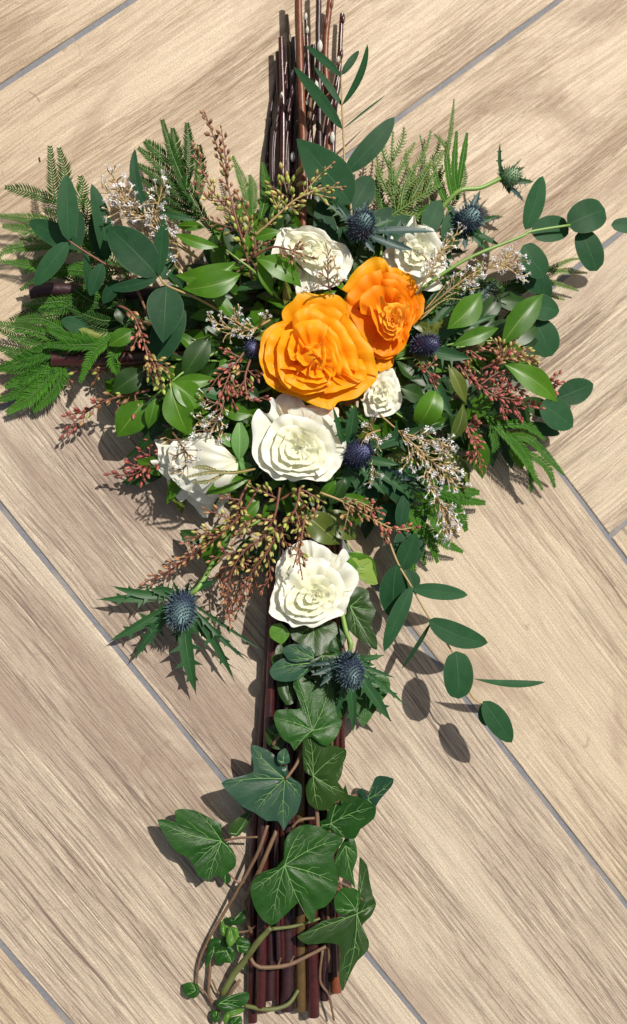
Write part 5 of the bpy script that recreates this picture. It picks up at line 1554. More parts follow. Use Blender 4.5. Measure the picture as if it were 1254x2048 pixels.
ivy_leaf(ivu, (200, 620), [(380, 700), (400, 760), (390, 800), (340, 830), (320, 780), (330, 720), (350, 690)], 22, 'ivy', (0, 0), (1, 3), tr=Z4, pucker=.6)
ivy_leaf(ivu, (400, 210), [(385, 165), (440, 125), (500, 168), (504, 200), (526, 262), (480, 262), (438, 225), (400, 215)], 38, 'laurel', (2, 0), (2, 4, 0), tr=Z4, pucker=1.2)
ivl = ivy('ivy leaf pair on a thin stalk lying left of the stems', [
    [(535, 1650, 22), (518, 1700, 22), (495, 1745, 18), (470, 1790, 14), (449, 1824, 10), (412, 1889, 6), (397, 1930, 5), (394, 1972, 5), [.0016, .0013, .0009]],
    [(446, 1681, 14), (480, 1676, 18), (515, 1674, 22), [.0009, .0009]], [(452, 1740, 12), (475, 1765, 14), (490, 1765, 16), [.0008, .0008]],
    [(553, 1661, 26), (528, 1720, 26), (518, 1743, 24), (495, 1790, 18), (489, 1808, 16), (502, 1865, 16), [.0017, .0020, .0017]]])
ivy_leaf(ivl, (376, 990), [(60, 885), (110, 885), (152, 895), (145, 845), (182, 830), (250, 840), (330, 880), (376, 908), (372, 945), (390, 985), (430, 1030), (449, 1080), (440, 1120), (412, 1142), (382, 1168), (345, 1160), (306, 1192), (290, 1170), (262, 1162), (240, 1112), (212, 1070), (168, 1050), (128, 1010), (90, 950)], 15, 'ivy', (-4, 3), (0, 5, 16, 11, 19), tr=Z5, pucker=1.4)
ivy_leaf(ivl, (395, 1155), [(380, 1150), (415, 1148), (422, 1185), (398, 1203), (382, 1180)], 12, 'ivy', (0, 0), (3,), tr=Z5, pucker=.3)
ivy_leaf(ivl, (450, 955), [(520, 842), (512, 890), (485, 935), (452, 968), (412, 950), (425, 900), (470, 865)], 20, 'ivydark', (0, 0), (0, 4), tr=Z5, pucker=.7)
ivb = ivy('tangle of small curled ivy leaves at the lower left of the foot', [
    [(480, 1960, 8), (440, 2020, 6), (425, 2060, 6), [.0012, .001]], [(412, 1890, 6), (420, 1930, 6), (418, 1990, 6), (440, 2020, 6), [.0011, .0014, .0012]],
    [(394, 1972, 5), (410, 1985, 6), (425, 2010, 6), [.0008, .0008]], [(424, 1960, 6), (436, 1985, 6), (452, 2000, 6), [.0008, .0008]], [(470, 1865, 14), (495, 1862, 16), (510, 1852, 20), [.001, .0008]]])
for c_, ol, m_, v_, h_ in [
        ((395, 690), [(370, 680), (375, 650), (400, 622), (410, 660), (412, 700), (395, 722), (375, 710)], 'ivylime', (2,), 14), ((440, 640), [(400, 625), (440, 632), (470, 610), (490, 588), (497, 630), (470, 660), (430, 665), (402, 655)], 'ivy', (3,), 18),
        ((455, 765), [(450, 725), (490, 728), (530, 770), (502, 800), (462, 798), (444, 770)], 'ivy', (2, 4), 18), ((425, 690), [(410, 675), (455, 680), (460, 720), (440, 750), (420, 770), (400, 740)], 'ivylime', (3,), 20),
        ((400, 790), [(345, 800), (380, 765), (430, 765), (448, 800), (430, 850), (385, 848), (355, 865), (345, 835)], 'ivy', (0, 4), 14), ((340, 770), [(320, 735), (370, 730), (385, 755), (345, 790), (318, 850), (298, 880), (300, 830)], 'ivy', (4,), 10),
        ((250, 985), [(190, 955), (225, 945), (262, 960), (268, 1000), (240, 1025), (200, 1010), (188, 985)], 'ivy', (1, 5), 9), ((365, 1050), [(345, 1045), (400, 1015), (450, 1002), (505, 992), (512, 1030), (470, 1070), (405, 1090), (368, 1082)], 'ivy', (3, 5), 12),
        ((420, 1100), [(400, 1090), (440, 1080), (490, 1075), (470, 1100), (420, 1118), (400, 1150), (380, 1130)], 'ivylime', (2,), 10), ((350, 1110), [(320, 1090), (355, 1080), (372, 1110), (350, 1145), (325, 1130)], 'ivy', (1,), 7),
        ((440, 1140), [(415, 1125), (470, 1110), (478, 1150), (440, 1170), (412, 1160)], 'ivy', (1,), 9), ((395, 740), [(372, 730), (400, 715), (430, 740), (412, 775), (380, 765)], 'ivy', (1, 3), 12)]:
    ivy_leaf(ivb, c_, ol, h_, m_, (2, 2), v_, tr=Z6, pucker=1.6)
ivs = ivy('thick woody green ivy stem forking across the foot of the stems', [
    [(444, 1990, 6), (470, 1945, 12), (489, 1922, 18), (515, 1885, 26), (542, 1855, 30), [.0028, .0028, .0022]], [(542, 1858, 30), (590, 1852, 32), (640, 1837, 34), [.0015, .0013, .0010]],
    [(489, 2011, 14), (534, 2019, 20), (575, 2009, 20), (597, 1980, 18), [.0016, .0019, .0015]]], stem='barkivy')
ivt = ivy('grey brown twig curving over the cut stems at the foot', [
    [(501, 1916, 24), (511, 1930, 26), (530, 1935, 27), (575, 1930, 28), (615, 1912, 28), (652, 1893, 28), [.0014, .0018, .0014]], [(556, 1931, 27), (562, 1916, 30), [.0012, .0004]],
    [(580, 1926, 28), (588, 1912, 30), [.0012, .0004]], [(645, 1900, 18), (640, 1960, 16), (658, 1992, 14), (668, 2040, 10), [.0012, .0011, .0009]]])

# ------------------------------------------------------------------ sea holly
thistle('blue green thistle lying alone on the floor at lower left', 363, 1218, 26, 64, 96, (-.12, -.55, .80), [
    (224, 1172, 18, 22), (196, 1199, 14, 22), (221, 1281, 10, 26), (267, 1317, 10, 26), (352, 1287, 12, 15), (392, 1386, 11, 36),
    (468, 1360, 12, 22), (495, 1323, 16, 11), (524, 1300, 18, 9), (344, 1160, 36, 8), (379, 1160, 36, 8), (434, 1160, 26, 20), (400, 1275, 14, 16), (300, 1178, 22, 26), (420, 1285, 9, 14)],
    stem_pts=[(392, 1180, 22), (418, 1140, 16), (440, 1090, 18)], nfl=300, bw=20, seed=2)
thistle('dark blue thistle below the lowest rose, hanging over the ivy', 700, 1340, 50, 62, 86, (0.0, -.55, .83), [
    (623, 1350, 46, 18, 'bractblue'), (640, 1372, 46, 20, 'bractblue'), (668, 1440, 30, 15), (706, 1464, 26, 24), (781, 1442, 24, 30), (810, 1410, 24, 13), (790, 1356, 30, 9), (768, 1310, 46, 16),
    (608, 1330, 40, 12, 'bractblue'), (660, 1295, 56, 10), (750, 1330, 44, 16), (745, 1400, 28, 22, 'bractblue'), (712, 1300, 72, 18)],
    stem_pts=[(702, 1290, 44), (692, 1262, 40), (684, 1225, 34)], nfl=300, fl='floret', seed=3, bw=20)
thistle('round steel blue thistle beside the top cream rose', 724, 450, 66, 64, 62, (.05, .25, .95), [
    (640, 388, 58, 22), (668, 400, 60, 18, 'bractblue'), (738, 396, 60, 14, 'bractblue'), (872, 464, 62, 22, 'bractblue'), (828, 500, 58, 24, 'bractblue'), (790, 440, 56, 18), (700, 490, 56, 18), (750, 505, 60, 16, 'bractblue'), (690, 470, 56, 22, 'bractblue')],
    nfl=260, seed=4)
thistle('blue thistle half hidden behind the upper right cream rose', 936, 440, 46, 66, 64, (.3, .3, .9), [
    (960, 382, 40, 20, 'bractblue'), (900, 410, 44, 20, 'bractblue'), (1000, 430, 36, 12), (890, 470, 40, 22, 'bractblue'), (1002, 492, 34, 22), (965, 470, 52, 26), (930, 500, 44, 20, 'bractblue'), (980, 510, 36, 16)],
    nfl=230, seed=5)
thistle('green thistle on a long pale stalk at the far upper right', 1020, 354, 40, 50, 46, (.8, .35, .35), [
    (1000, 286, 44, 10), (1045, 316, 40, 5), (1068, 364, 36, 15), (1048, 404, 30, 16, 'bractblue'), (1020, 388, 34, 12), (1050, 334, 44, 12), (1003, 330, 46, 12)],
    fl='floretgreen', stem_pts=[(1000, 358, 40), (960, 376, 42), (918, 382, 42), (880, 420, 36)], nfl=150, seed=6)
thistle('violet thistle pressed against the right of the deep orange flower', 850, 690, 56, 50, 60, (.6, 0, .7), [
    (1000, 628, 56, 20), (942, 716, 58, 34), (935, 612, 54, 26, 'olive'), (906, 836, 50, 34), (890, 640, 58, 22, 'olive'), (990, 560, 44, 24, 'bractblue'), (930, 580, 50, 22, 'bract'), (860, 745, 50, 26, 'olive')],
    fl='floretdark', nfl=220, seed=7, bw=26)
thistle('dark violet thistle between the large cream rose and the narrow leaves', 714, 908, 58, 58, 76, (.3, .1, .9), [
    (893, 851, 62, 32), (712, 805, 66, 30), (800, 930, 56, 24), (770, 990, 50, 26), (830, 960, 44, 28, 'bractblue'), (725, 1000, 44, 34), (690, 985, 46, 26), (665, 810, 70, 16), (745, 830, 66, 20, 'olive'),
    (842, 1010, 40, 24)], fl='floretdark', nfl=260, seed=8, bw=24)
thistle('shadowed thistle just left of the big orange flower', 508, 700, 44, 44, 56, (-.3, 0, .9), [
    (440, 740, 44, 20), (460, 700, 44, 18, 'bractblue'), (470, 760, 40, 18), (500, 640, 44, 18), (520, 770, 46, 20)], fl='floretdark', nfl=150, seed=9, bw=18)
# ------------------------------------------------------------------ bud sprays
YG = ('stemred', 'budgreen', 'budyellow')
spray('tall bud spray standing highest at the upper left', [[(505, 560, 50), (490, 500, 60), (470, 430, 66), (455, 370, 66), (440, 310, 66), (412, 232, 66)], [(470, 430, 66), (430, 390, 64), (405, 340, 62), (388, 300, 62)],
      [(480, 460, 64), (445, 450, 60), (415, 440, 58)], [(455, 370, 66), (450, 310, 68), (443, 262, 70)], [(487, 480, 64), (498, 440, 66), (475, 390, 70)], [(462, 400, 66), (420, 400, 66), (395, 372, 62)]],
      ['budgreen', 'budgreen', 'budyellow', 'budpink', 'budpink', 'budbrown'], 1, dens=1.1)
spray('olive bud spray slanting up over the broad eucalyptus leaf', [[(500, 480, 60), (545, 440, 66), (590, 400, 70), (640, 378, 72), (684, 374, 72)], [(600, 396, 70), (635, 355, 72), (662, 330, 72)], [(620, 385, 70), (660, 395, 72)], [(560, 425, 66), (548, 400, 64)],
      [(575, 412, 66), (600, 425, 66)]], ['budyellow', 'budgreen', 'budyellow', 'budgreen', 'budbrown'], 2, stem='stemtan')
spray('sparse brown seed twig lying on the top cream rose', [[(505, 515, 62), (545, 494, 72), (580, 500, 76), (626, 516, 78)], [(566, 500, 76), (572, 512, 76)], [(588, 502, 76), (598, 522, 78)], [(585, 500, 76), (598, 494, 78)]], ['budbrown'], 3, dens=.35, ped=1.4, twin=False)
spray('small dusky cluster above the yellow buds at left', [[(235, 610, 42), (262, 625, 48), (280, 660, 52), (292, 700, 52), (300, 735, 52)], [(280, 660, 52), (268, 690, 52)]], ['budpink', 'budpink', 'budred', 'budpink'], 4, dens=1.1)
spray('clump of yellow green buds hanging beside the glossy left leaves', [[(290, 690, 46), (308, 730, 54), (325, 775, 56)], [(300, 720, 52), (335, 740, 54), (340, 760, 54)], [(300, 720, 52), (305, 760, 50)]], ['budyellow', 'budyellow', 'budgreen'], 5, dens=1.5, size=1.1)
spray('brown pink bud spray pointing left over the floor tiles', [[(300, 780, 36), (260, 790, 34), (215, 800, 32), (170, 822, 20), (148, 828, 17), (132, 832, 15)], [(190, 812, 22), (160, 835, 18), (128, 868, 13)], [(230, 800, 32), (245, 830, 32)], [(270, 790, 34), (272, 820, 34)]],
      ['budgreen', 'budbrown', 'budbrown', 'budred', 'budred'], 6, dens=.9, size=1.15)
spray('few buds dangling under the thick red brown left stick', [[(230, 735, 20), (200, 745, 18), (190, 762, 14)], [(215, 740, 20), (140, 745, 14), (138, 770, 10)]], ['budgreen', 'budbrown'], 7, dens=.8)
spray('dusky red buds poking out left of the side lying rose', [[(350, 900, 24), (310, 920, 24), (290, 935, 22), (262, 950, 20), (224, 948, 18)], [(310, 918, 24), (285, 905, 22)], [(290, 935, 22), (262, 928, 20)], [(335, 880, 24), (300, 880, 26)], [(290, 935, 22), (285, 958, 18)]], ['budred'], 8, dens=.9, size=1.1)
spray('long hanging bud spray ending in the red tip above the lone thistle', [[(520, 970, 50), (490, 1020, 48), (440, 1070, 42), (390, 1105, 28), (340, 1140, 18), (290, 1165, 11)], [(440, 1070, 42), (400, 1070, 38), (370, 1085, 34)], [(470, 1045, 44), (440, 1030, 42), (415, 1020, 40)]],
      ['budgreen', 'budyellow', 'budyellow', 'budpink', 'budpink', 'budpink'], 9, dens=1.05)
spray('dense yellow bud spray left of the lowest rose', [[(560, 975, 54), (550, 1030, 54), (530, 1070, 50), (490, 1100, 44), (465, 1140, 38), (455, 1190, 30), (460, 1245, 22)], [(530, 1070, 50), (535, 1110, 48), (540, 1150, 46), (525, 1178, 42)], [(490, 1100, 44), (450, 1110, 40), (425, 1120, 38)],
      [(545, 1040, 54), (500, 1040, 52), (470, 1080, 46)]], ['budyellow', 'budyellow', 'budyellow', 'budpink', 'budpink'], 10, dens=1.1)
spray('yellow bud spray drooping between the large and the lowest rose', [[(600, 975, 58), (590, 1020, 58), (560, 1060, 54), (530, 1110, 50), (500, 1150, 42), (480, 1210, 30)], [(590, 1020, 58), (600, 1055, 60), (592, 1090, 62)], [(560, 1060, 54), (575, 1095, 54)], [(570, 1045, 54), (620, 1040, 56), (635, 1010, 56)]],
      ['budyellow', 'budgreen', 'budyellow', 'budyellow', 'budpink'], 11, dens=1.1)
spray('bud spray with pink tip crossing beneath the side lying rose', [[(500, 960, 46), (480, 1000, 46), (470, 1040, 42), (450, 1060, 40), (410, 1080, 34), (370, 1120, 26), (335, 1130, 22)], [(480, 1000, 46), (450, 995, 44), (435, 985, 42)], [(470, 1040, 42), (495, 1060, 44)]], ['budyellow', 'budyellow', 'budbrown', 'budpink'], 12, dens=1.0)
spray('brown bud string hanging over the top of the lowest rose', [[(610, 1030, 60), (604, 1070, 70), (598, 1110, 76), (604, 1152, 76)], [(600, 1090, 74), (588, 1130, 76)], [(601, 1100, 74), (606, 1120, 76)]], ['budgreen', 'budbrown', 'budbrown'], 13, dens=.8, size=.85)
spray('reddish bud spray reaching right over the eucalyptus', [[(640, 985, 56), (690, 1005, 58), (740, 1035, 58), (790, 1058, 56), (832, 1054, 54)], [(690, 1005, 58), (720, 1005, 60), (760, 1025, 60)], [(740, 1035, 58), (745, 1010, 60)], [(700, 1010, 58), (690, 1050, 54)], [(760, 1045, 58), (770, 1075, 54)]],
      ['budbrown', 'budbrown', 'budpink', 'budred', 'budred'], 14, dens=1.0, stem='stemtan')
spray('yellow buds nestled against the foot of the large cream rose', [[(560, 1000, 50), (600, 980, 56), (640, 1000, 58)], [(560, 1000, 50), (530, 985, 54), (505, 975, 54)], [(590, 985, 54), (610, 1010, 56)]], ['budyellow', 'budgreen'], 15, dens=1.2)
spray('red buds crowned with a yellow green cluster on the right arm', [[(960, 740, 46), (1000, 720, 54), (1020, 695, 58), (1030, 682, 60)], [(1000, 720, 54), (1000, 690, 58)], [(1005, 715, 54), (1050, 700, 56)], [(1000, 720, 54), (1040, 715, 54), (1068, 722, 50)], [(1010, 705, 56), (985, 680, 60)]], ['budred', 'budpink', 'budyellow', 'budyellow'], 16, dens=1.6, size=1.1)
spray('dusky red bud spray on the right arm below the yellow tipped one', [[(900, 735, 46), (950, 765, 52), (985, 790, 54), (1030, 800, 52), (1078, 815, 48)], [(985, 790, 54), (1010, 760, 54)], [(950, 765, 52), (940, 740, 52)], [(1000, 797, 54), (1010, 830, 50)], [(985, 790, 54), (1030, 775, 54), (1050, 790, 52)], [(960, 770, 52), (1000, 745, 54), (1020, 770, 54)], [(1020, 798, 52), (1040, 830, 48)]],
      ['budred', 'budred', 'budred'], 17, dens=1.3)
spray('red buds in front of the olive leaf on the right arm', [[(880, 720, 46), (930, 700, 56), (962, 715, 58)], [(930, 700, 56), (950, 690, 58), (975, 700, 58)], [(930, 700, 56), (930, 725, 54)], [(900, 712, 50), (925, 740, 52), (950, 770, 52)]], ['budred', 'budpink', 'budred'], 18, dens=1.2)
spray('red bud string hanging beside the soft fern at lower right', [[(925, 830, 44), (940, 870, 46), (955, 905, 42), (962, 938, 36)], [(940, 870, 46), (960, 890, 44)], [(935, 850, 46), (948, 845, 48)], [(950, 895, 42), (940, 910, 40)]], ['budred', 'budred', 'budpink'], 19, dens=1.2)
spray('tiny red buds beyond the yellow green leaf at the far right', [[(1060, 745, 30), (1090, 770, 34), (1118, 765, 34)], [(1090, 770, 34), (1115, 750, 36)], [(1090, 770, 34), (1105, 790, 32)]], ['budred'], 20, dens=1.1)
spray('dusky stalks and buds left of the big orange flower', [[(500, 690, 46), (470, 730, 50), (450, 770, 52), (435, 812, 50)], [(470, 730, 50), (440, 750, 52), (425, 770, 52)], [(460, 750, 50), (480, 790, 54), (500, 780, 54)], [(450, 770, 52), (470, 810, 52)], [(480, 715, 50), (450, 700, 50)]], ['budred', 'budpink', 'budred'], 21, dens=1.2)
spray('curled buds at the left rim of the big orange flower', [[(500, 720, 50), (490, 760, 56), (500, 800, 58), (525, 795, 62)], [(490, 760, 56), (475, 780, 56)], [(495, 740, 54), (512, 755, 58)]], ['budgreen', 'budbrown', 'budred'], 22, dens=.8)
spray('few red buds beside the violet thistle', [[(830, 730, 46), (850, 738, 54), (868, 722, 56)], [(850, 738, 54), (868, 760, 54)]], ['budred', 'budpink'], 23, dens=.9)
spray('pale round buds at the foot of the willow tops', [[(590, 430, 30), (575, 390, 34), (565, 345, 34)], [(575, 390, 34), (600, 350, 34)], [(580, 400, 34), (540, 370, 32)]], ['budgreen', 'budyellow'], 24, dens=.8, size=1.4, stem='stembrown')
spray('thin buds under the hanging sprays near the lone thistle', [[(470, 1120, 26), (440, 1150, 20), (450, 1200, 14)], [(470, 1120, 26), (480, 1180, 18), (455, 1230, 12)], [(470, 1120, 26), (510, 1140, 24), (500, 1190, 18)]], ['budbrown', 'budpink', 'budpink'], 25, dens=1.0, size=.9)
spray('stray buds above the glossy leaves of the upper left', [[(480, 540, 50), (510, 500, 60), (505, 455, 62)], [(510, 500, 60), (535, 480, 62)], [(500, 520, 56), (520, 545, 58)], [(480, 540, 50), (452, 560, 56)]], ['budgreen', 'budbrown', 'budyellow'], 26, dens=1.0, stem='stembrown')

# ------------------------------------------------------------------ tiny white flowers
statice('white flowered sprig leaning out to the upper left edge', [[(400, 520, 46), (340, 470, 50), (300, 440, 54), (262, 408, 54), (222, 346, 54)], [(300, 440, 54), (260, 425, 52), (214, 424, 50)], [(275, 420, 54), (240, 395, 52), (212, 382, 50)], [(300, 440, 54), (310, 480, 52)], [(285, 430, 52), (290, 460, 50), (280, 480, 48)]], 1, dens=1.25, size=1.15)
statice('white flowered sprig rising right behind the left eucalyptus', [[(400, 520, 46), (340, 480, 54), (310, 445, 58), (326, 370, 60)], [(310, 445, 58), (285, 430, 58)], [(330, 465, 56), (300, 490, 54), (290, 520, 52)], [(360, 500, 52), (352, 515, 56), (350, 535, 54)], [(318, 410, 60), (305, 400, 60)]], 2, dens=1.25, size=1.15)
statice('white flowered sprig above the centre left leaves', [[(540, 640, 50), (500, 660, 56), (455, 655, 60), (418, 638, 60)], [(500, 660, 56), (470, 640, 60), (480, 620, 60)], [(520, 650, 56), (530, 640, 60)], [(470, 660, 58), (450, 672, 60)]], 3, dens=1.2, white=.7)
statice('dry brown sprig lying on the top cream rose', [[(660, 584, 70), (656, 556, 76), (656, 505, 76)], [(659, 575, 72), (640, 568, 76)], [(659, 575, 72), (680, 558, 76)], [(657, 560, 74), (640, 545, 76)], [(656, 545, 76), (672, 530, 76)]], 4, dens=1.7, white=.35, stem='stembrown')
statice('twiggy sprig above the deep orange flower by the upper right rose', [[(830, 590, 66), (860, 545, 74), (885, 500, 74), (915, 465, 72)], [(885, 500, 74), (880, 520, 74)], [(870, 530, 74), (850, 520, 76)], [(885, 500, 74), (905, 490, 72)]], 5, dens=1.1, white=.8, stem='stemtan')
statice('white flowered sprig under the pale eucalyptus stalk at right', [[(850, 620, 50), (900, 580, 60), (950, 545, 64), (1000, 528, 66), (1040, 520, 66)], [(950, 545, 64), (935, 570, 64)], [(1000, 528, 66), (1030, 545, 64)], [(1000, 528, 66), (1020, 505, 66)], [(970, 540, 64), (960, 520, 66)], [(1010, 525, 66), (1045, 555, 60)]], 6, dens=1.7)
statice('largest white flowered sprig at the lower right of the bouquet', [[(760, 830, 50), (800, 865, 60), (845, 905, 64), (880, 940, 62), (915, 975, 58)], [(800, 865, 60), (850, 880, 62), (895, 905, 60)], [(845, 905, 64), (855, 950, 60), (862, 975, 56)], [(870, 930, 62), (905, 935, 60)], [(830, 890, 62), (815, 925, 60)], [(860, 920, 62), (890, 915, 60), (885, 890, 60)]], 7, dens=1.7, size=1.1)
statice('white tipped sprig hanging lowest at the right of the bouquet', [[(860, 960, 46), (875, 1000, 48), (890, 1030, 48), (905, 1068, 46)], [(875, 1000, 48), (905, 1030, 46)], [(885, 1020, 48), (890, 1065, 44)]], 8, dens=1.9, size=1.1)
statice('brown sprig with white specks over the side lying rose', [[(345, 865, 50), (362, 890, 66), (372, 930, 66), (350, 945, 62)], [(362, 890, 66), (385, 920, 66)], [(355, 880, 60), (335, 880, 58)], [(365, 905, 66), (345, 915, 62)]], 9, dens=1.4, white=.45, stem='stembrown')
statice('tan sprig with few white tips above the side lying rose', [[(450, 790, 46), (440, 830, 54), (420, 860, 56), (400, 860, 56)], [(440, 830, 54), (442, 872, 54)], [(435, 840, 54), (395, 845, 54)], [(445, 810, 50), (405, 800, 54)]], 10, dens=1.5, white=.4, stem='stembrown')
statice('small white sprig right of the large cream rose', [[(760, 860, 52), (735, 870, 66), (725, 890, 68)], [(745, 860, 62), (740, 848, 68)], [(735, 870, 66), (760, 885, 66)], [(750, 880, 50), (745, 960, 52)]], 11, dens=1.0, white=.8, stem='stemtan')

# ------------------------------------------------------------------ fronds
def soft(label, paths, mat='needleyellow', seed=1, **k):
    return frond(label, paths, mat, seed, **k)
frond('green frond with its tips upright at the far left', [[(170, 470, 30), (135, 430, 30), (112, 400, 34), (104, 340, 40), (100, 292, 42)], [(125, 420, 30), (130, 350, 36), (118, 296, 40)], [(112, 405, 30), (60, 385, 28), (10, 375, 28)], [(140, 440, 30), (165, 380, 32), (160, 352, 34)], [(165, 460, 28), (175, 420, 30), (168, 392, 32)]], 'needledark', 1, nl=20)
frond('green frond lying flat below the leftmost eucalyptus leaf', [[(190, 500, 26), (110, 450, 22), (50, 436, 20), (-4, 432, 20)], [(120, 455, 22), (70, 462, 20), (5, 452, 18)], [(180, 500, 24), (90, 490, 20), (15, 500, 16), (-5, 520, 14)], [(190, 510, 22), (150, 540, 20), (60, 530, 16), (0, 522, 14)]], 'needle', 2, nl=18)
frond('pale tipped frond around the dark left stick end', [[(260, 540, 30), (190, 545, 26), (130, 540, 22), (80, 560, 18), (40, 580, 10)], [(200, 545, 28), (175, 575, 26), (120, 620, 22), (55, 612, 18)], [(230, 560, 30), (190, 600, 26), (150, 640, 22)], [(220, 560, 30), (190, 500, 30), (160, 480, 28)], [(165, 600, 22), (100, 605, 22), (45, 612, 20)]], 'needle', 3, nl=18)
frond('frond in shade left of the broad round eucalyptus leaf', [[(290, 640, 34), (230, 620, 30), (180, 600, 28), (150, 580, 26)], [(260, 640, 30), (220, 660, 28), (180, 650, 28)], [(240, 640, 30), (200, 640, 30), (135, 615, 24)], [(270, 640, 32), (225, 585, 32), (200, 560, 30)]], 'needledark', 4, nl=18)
frond('big flat frond reaching the left edge at stick height', [[(210, 690, 30), (140, 672, 26), (80, 690, 20), (20, 670, 16), (-10, 655, 14)], [(120, 680, 26), (60, 660, 20), (5, 650, 18), (-10, 640, 16)], [(110, 684, 24), (60, 710, 18), (10, 700, 14), (-10, 695, 14)], [(100, 690, 22), (50, 735, 16), (-8, 738, 12)], [(150, 676, 26), (90, 640, 22), (30, 640, 20)]], 'needle', 5, nl=18)
frond('broad flat frond hanging to the lower left edge', [[(190, 700, 24), (130, 710, 20), (80, 745, 16), (30, 790, 10), (-5, 800, 8)], [(125, 715, 20), (95, 760, 16), (55, 800, 12), (14, 826, 8)], [(120, 720, 20), (120, 760, 16), (90, 800, 12), (66, 822, 8)], [(160, 700, 26), (110, 700, 22), (40, 725, 16), (-10, 740, 12)], [(140, 705, 20), (100, 725, 18), (60, 750, 14), (10, 775, 10)]], 'needle', 6, nl=22, sp=4.4, w=4.4)
frond('small frond tips laid over the thick red brown left stick', [[(270, 660, 40), (220, 680, 38), (185, 710, 36), (160, 765, 30)], [(250, 680, 38), (225, 715, 36), (240, 755, 28)], [(230, 685, 36), (160, 690, 34), (90, 690, 28)], [(205, 690, 34), (150, 680, 32), (95, 660, 28)]], 'needle', 7, nl=17, w=5)
frond('dark plume of needles left of the tall bud spray', [[(430, 470, 40), (402, 430, 44), (370, 370, 46), (345, 310, 46), (324, 240, 44)], [(380, 400, 44), (340, 350, 40), (276, 296, 36)], [(385, 410, 44), (340, 370, 40), (272, 328, 34)], [(392, 420, 42), (345, 395, 38), (278, 355, 32)], [(398, 430, 40), (350, 415, 36), (284, 382, 30)], [(372, 375, 46), (378, 310, 48), (374, 246, 48)],
      [(365, 360, 46), (352, 300, 44), (345, 256, 42)], [(400, 436, 38), (360, 435, 34), (308, 412, 28)], [(350, 330, 42), (310, 300, 38), (290, 282, 34)], [(395, 400, 46), (400, 340, 48), (398, 290, 48)]], 'needledark', 8, nl=19, sp=4.2, w=3.6)
frond('soft green frond tips beneath the tall bud spray', [[(500, 440, 30), (490, 380, 26), (465, 312, 22)], [(520, 440, 30), (532, 380, 26), (524, 324, 20)], [(505, 430, 30), (505, 370, 24), (498, 350, 22)], [(540, 440, 26), (560, 390, 22), (566, 350, 18)]], 'needle', 9, nl=15)
frond('soft green frond spreading below the red buds at the lower right', [[(960, 820, 30), (1010, 870, 34), (1050, 920, 30), (1085, 980, 22)], [(1010, 870, 34), (1060, 880, 30), (1100, 920, 24), (1128, 950, 18)], [(1000, 860, 34), (1040, 890, 32), (1060, 940, 24), (1062, 985, 16)], [(990, 850, 34), (1050, 850, 30), (1090, 880, 24)], [(1040, 900, 30), (1090, 930, 24), (1110, 975, 16)], [(980, 850, 34), (990, 890, 30), (985, 905, 28)]], 'needle', 10, nl=14, sp=4, w=3.4)
frond('short frond tips below the largest white sprig', [[(830, 950, 30), (890, 985, 24), (930, 1000, 18), (970, 1006, 12)], [(880, 980, 26), (920, 982, 20), (958, 985, 14)], [(870, 975, 26), (920, 1030, 16), (932, 1062, 10)], [(850, 980, 24), (870, 1040, 18), (895, 1090, 12)]], 'needle', 11, nl=20, w=5)
frond('feathery green frond hanging between rose and trailing eucalyptus', [[(800, 970, 36), (825, 1030, 32), (840, 1080, 26), (850, 1130, 18)], [(825, 1030, 32), (860, 1080, 24), (875, 1125, 14)], [(830, 1040, 30), (880, 1080, 22), (926, 1104, 12)], [(820, 1020, 32), (850, 1020, 32), (880, 1000, 30)], [(838, 1070, 28), (820, 1110, 22), (830, 1150, 14)], [(815, 1000, 34), (800, 1030, 32), (830, 1060, 30)]], 'needle', 12, nl=16, sp=4, w=3.6)
frond('sunlit yellow green frond at the upper right', [[(800, 480, 34), (788, 400, 34), (783, 330, 32), (786, 262, 28)], [(788, 400, 34), (760, 350, 28), (752, 300, 22)], [(786, 370, 34), (810, 320, 30), (830, 285, 28)], [(787, 390, 34), (830, 360, 32), (860, 330, 30)], [(784, 345, 32), (765, 300, 28), (768, 256, 24)], [(785, 320, 32), (805, 280, 30), (808, 254, 28)]], 'needleyellow', 13, nl=13, sp=7.0, w=3.2, ang=.95, sr=.0011)
frond('yellow green frond with a bare bright stalk at the upper right', [[(770, 440, 40), (830, 400, 42), (890, 365, 40)], [(800, 420, 40), (810, 370, 38), (850, 300, 32), (862, 262, 30)], [(820, 405, 40), (850, 350, 38), (885, 300, 34)], [(850, 390, 40), (870, 340, 38), (890, 300, 36)], [(790, 425, 40), (850, 440, 36), (880, 450, 32)], [(800, 440, 36), (830, 470, 32), (880, 480, 30)]], 'needleyellow', 14, nl=13, sp=7.0, w=3.2, ang=.95, sr=.0012)
frond('upright leafy blades behind the green stalked thistle', [[(915, 400, 34), (908, 340, 36), (913, 262, 36)], [(915, 380, 34), (925, 320, 36), (934, 266, 34)], [(905, 400, 34), (895, 340, 36), (893, 282, 34)], [(900, 420, 34), (875, 370, 34), (868, 330, 32)]], 'needle', 15, nl=11, sp=4.0, w=5.5, ang=.8)
frond('beaded yellow green tip standing highest at the upper right', [[(890, 330, 36), (900, 270, 38), (905, 230, 38), (908, 198, 38)], [(895, 300, 36), (880, 280, 36), (868, 268, 34)]], 'needleyellow', 16, nl=8, sp=5, w=4, ang=1.0)
frond('blurred green tips beyond the round leaves at the right edge', [[(1040, 560, 16), (1095, 540, 14), (1140, 520, 12), (1165, 518, 10)], [(1090, 542, 14), (1130, 543, 12), (1175, 546, 10)], [(1060, 555, 14), (1120, 570, 10), (1158, 582, 8)], [(1050, 560, 12), (1100, 590, 10), (1130, 600, 8)]], 'needleyellow', 17, nl=9, sp=4.5, w=3.5)
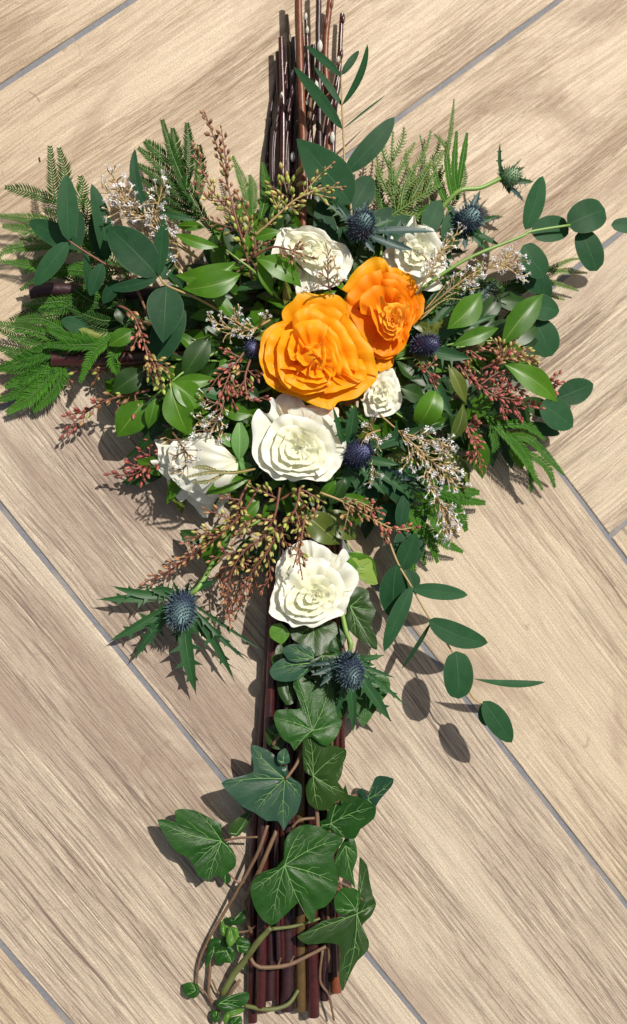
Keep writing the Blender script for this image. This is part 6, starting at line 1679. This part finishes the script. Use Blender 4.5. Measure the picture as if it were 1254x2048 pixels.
frond('olive feathery tip resting on the side lying rose', [[(510, 938, 56), (470, 945, 66), (420, 945, 68), (368, 955, 66)], [(440, 944, 66), (410, 935, 68), (385, 935, 68)], [(450, 946, 66), (420, 962, 66), (385, 965, 64)]], 'olive', 18, nl=10, sp=5, w=3, ang=.5, stem='stemtan')
frond('green frond under the yellow green ones, right of the tall eucalyptus', [[(760, 500, 26), (790, 440, 26), (820, 380, 24), (830, 330, 22)], [(780, 460, 26), (760, 400, 24), (755, 340, 20)], [(800, 450, 26), (850, 420, 24), (890, 400, 22)], [(790, 440, 26), (790, 380, 24), (775, 320, 20)]], 'needle', 19, nl=14, sp=4.5, w=3.6)
frond('dark frond between the right arm leaves and the round leaves', [[(900, 620, 30), (960, 600, 34), (1010, 570, 34), (1050, 560, 30)], [(960, 600, 34), (1000, 610, 32), (1040, 620, 28)], [(940, 610, 34), (960, 570, 36), (990, 560, 36)]], 'needledark', 20, nl=14)
frond('airy yellow green frond with beaded side twigs at the upper right', [[(790, 470, 30), (840, 400, 28), (850, 330, 24), (840, 270, 20)], [(840, 400, 28), (870, 370, 26), (890, 340, 24)], [(845, 370, 26), (815, 340, 24), (812, 300, 20)], [(850, 340, 24), (875, 300, 22), (880, 270, 20)], [(820, 425, 28), (770, 380, 24), (750, 330, 18)]], 'needleyellow', 31, nl=9, sp=6, w=3.4, ang=1.1, sr=.0009)
frond('fine green frond behind the blades of the green stalked thistle', [[(880, 470, 28), (900, 420, 28), (930, 360, 26), (925, 320, 24)], [(890, 440, 28), (860, 390, 26), (862, 350, 22)], [(900, 420, 28), (880, 360, 26), (885, 330, 24)]], 'needle', 32, nl=10, sp=5, w=3, ang=.9, sr=.0009)
frond('low green frond filling the corner above the thick left stick', [[(300, 700, 20), (220, 640, 16), (150, 610, 12), (70, 620, 10), (20, 640, 8)], [(200, 630, 16), (150, 560, 12), (90, 545, 10)], [(180, 620, 16), (110, 650, 12), (50, 670, 8)], [(240, 655, 16), (190, 690, 12), (120, 720, 10)], [(230, 640, 16), (210, 560, 14), (180, 520, 12)]], 'needledark', 33, nl=18)
frond('low dark frond behind the leftmost upright oval leaves', [[(260, 560, 18), (200, 500, 14), (120, 470, 12), (40, 480, 10)], [(180, 490, 14), (140, 440, 14), (90, 420, 12)], [(160, 480, 14), (110, 510, 12), (50, 545, 10)], [(220, 510, 14), (200, 440, 14), (180, 400, 14)]], 'needle', 34, nl=18)
# grass-like twigs crossing the right of the deep orange flower
frond('straw twigs fanning right of the deep orange flower', [[(840, 640, 56), (900, 590, 60), (960, 575, 58)], [(845, 630, 56), (890, 600, 60), (930, 600, 58)], [(850, 620, 56), (900, 560, 62), (925, 540, 62)]], 'needledark', 21, nl=9, sp=6, w=3, ang=.4, stem='stemtan')

for label, x, y, dx, dy, m_ in (('tiny dark plant crumb lying on the tile at the upper left', 78, 315, 2, 8, 'barkpurple'), ('hair thin curved fibre lying on the tile at the upper left', 58, 183, 22, 20, 'stembrown'),
                                ('small yellow thread of leaf on the tile left of the long bud spray', 292, 1112, 16, 4, 'stemtan')):
    cr = thing('plant_scrap', label, 'plant scrap', P(x, y, .6), 'plant scraps on the floor')
    mb = MB()
    mb.tube(smooth([P(x, y, .6), P(x + dx * .6, y + dy * .35, .9), P(x + dx, y + dy, .6)], 5), .00012 if dx > 5 else .0006, 5)
    part('fibre', mb, MT[m_], cr)

for o in list(bpy.data.objects):
    if '_wl' in o:
        del o['_wl']
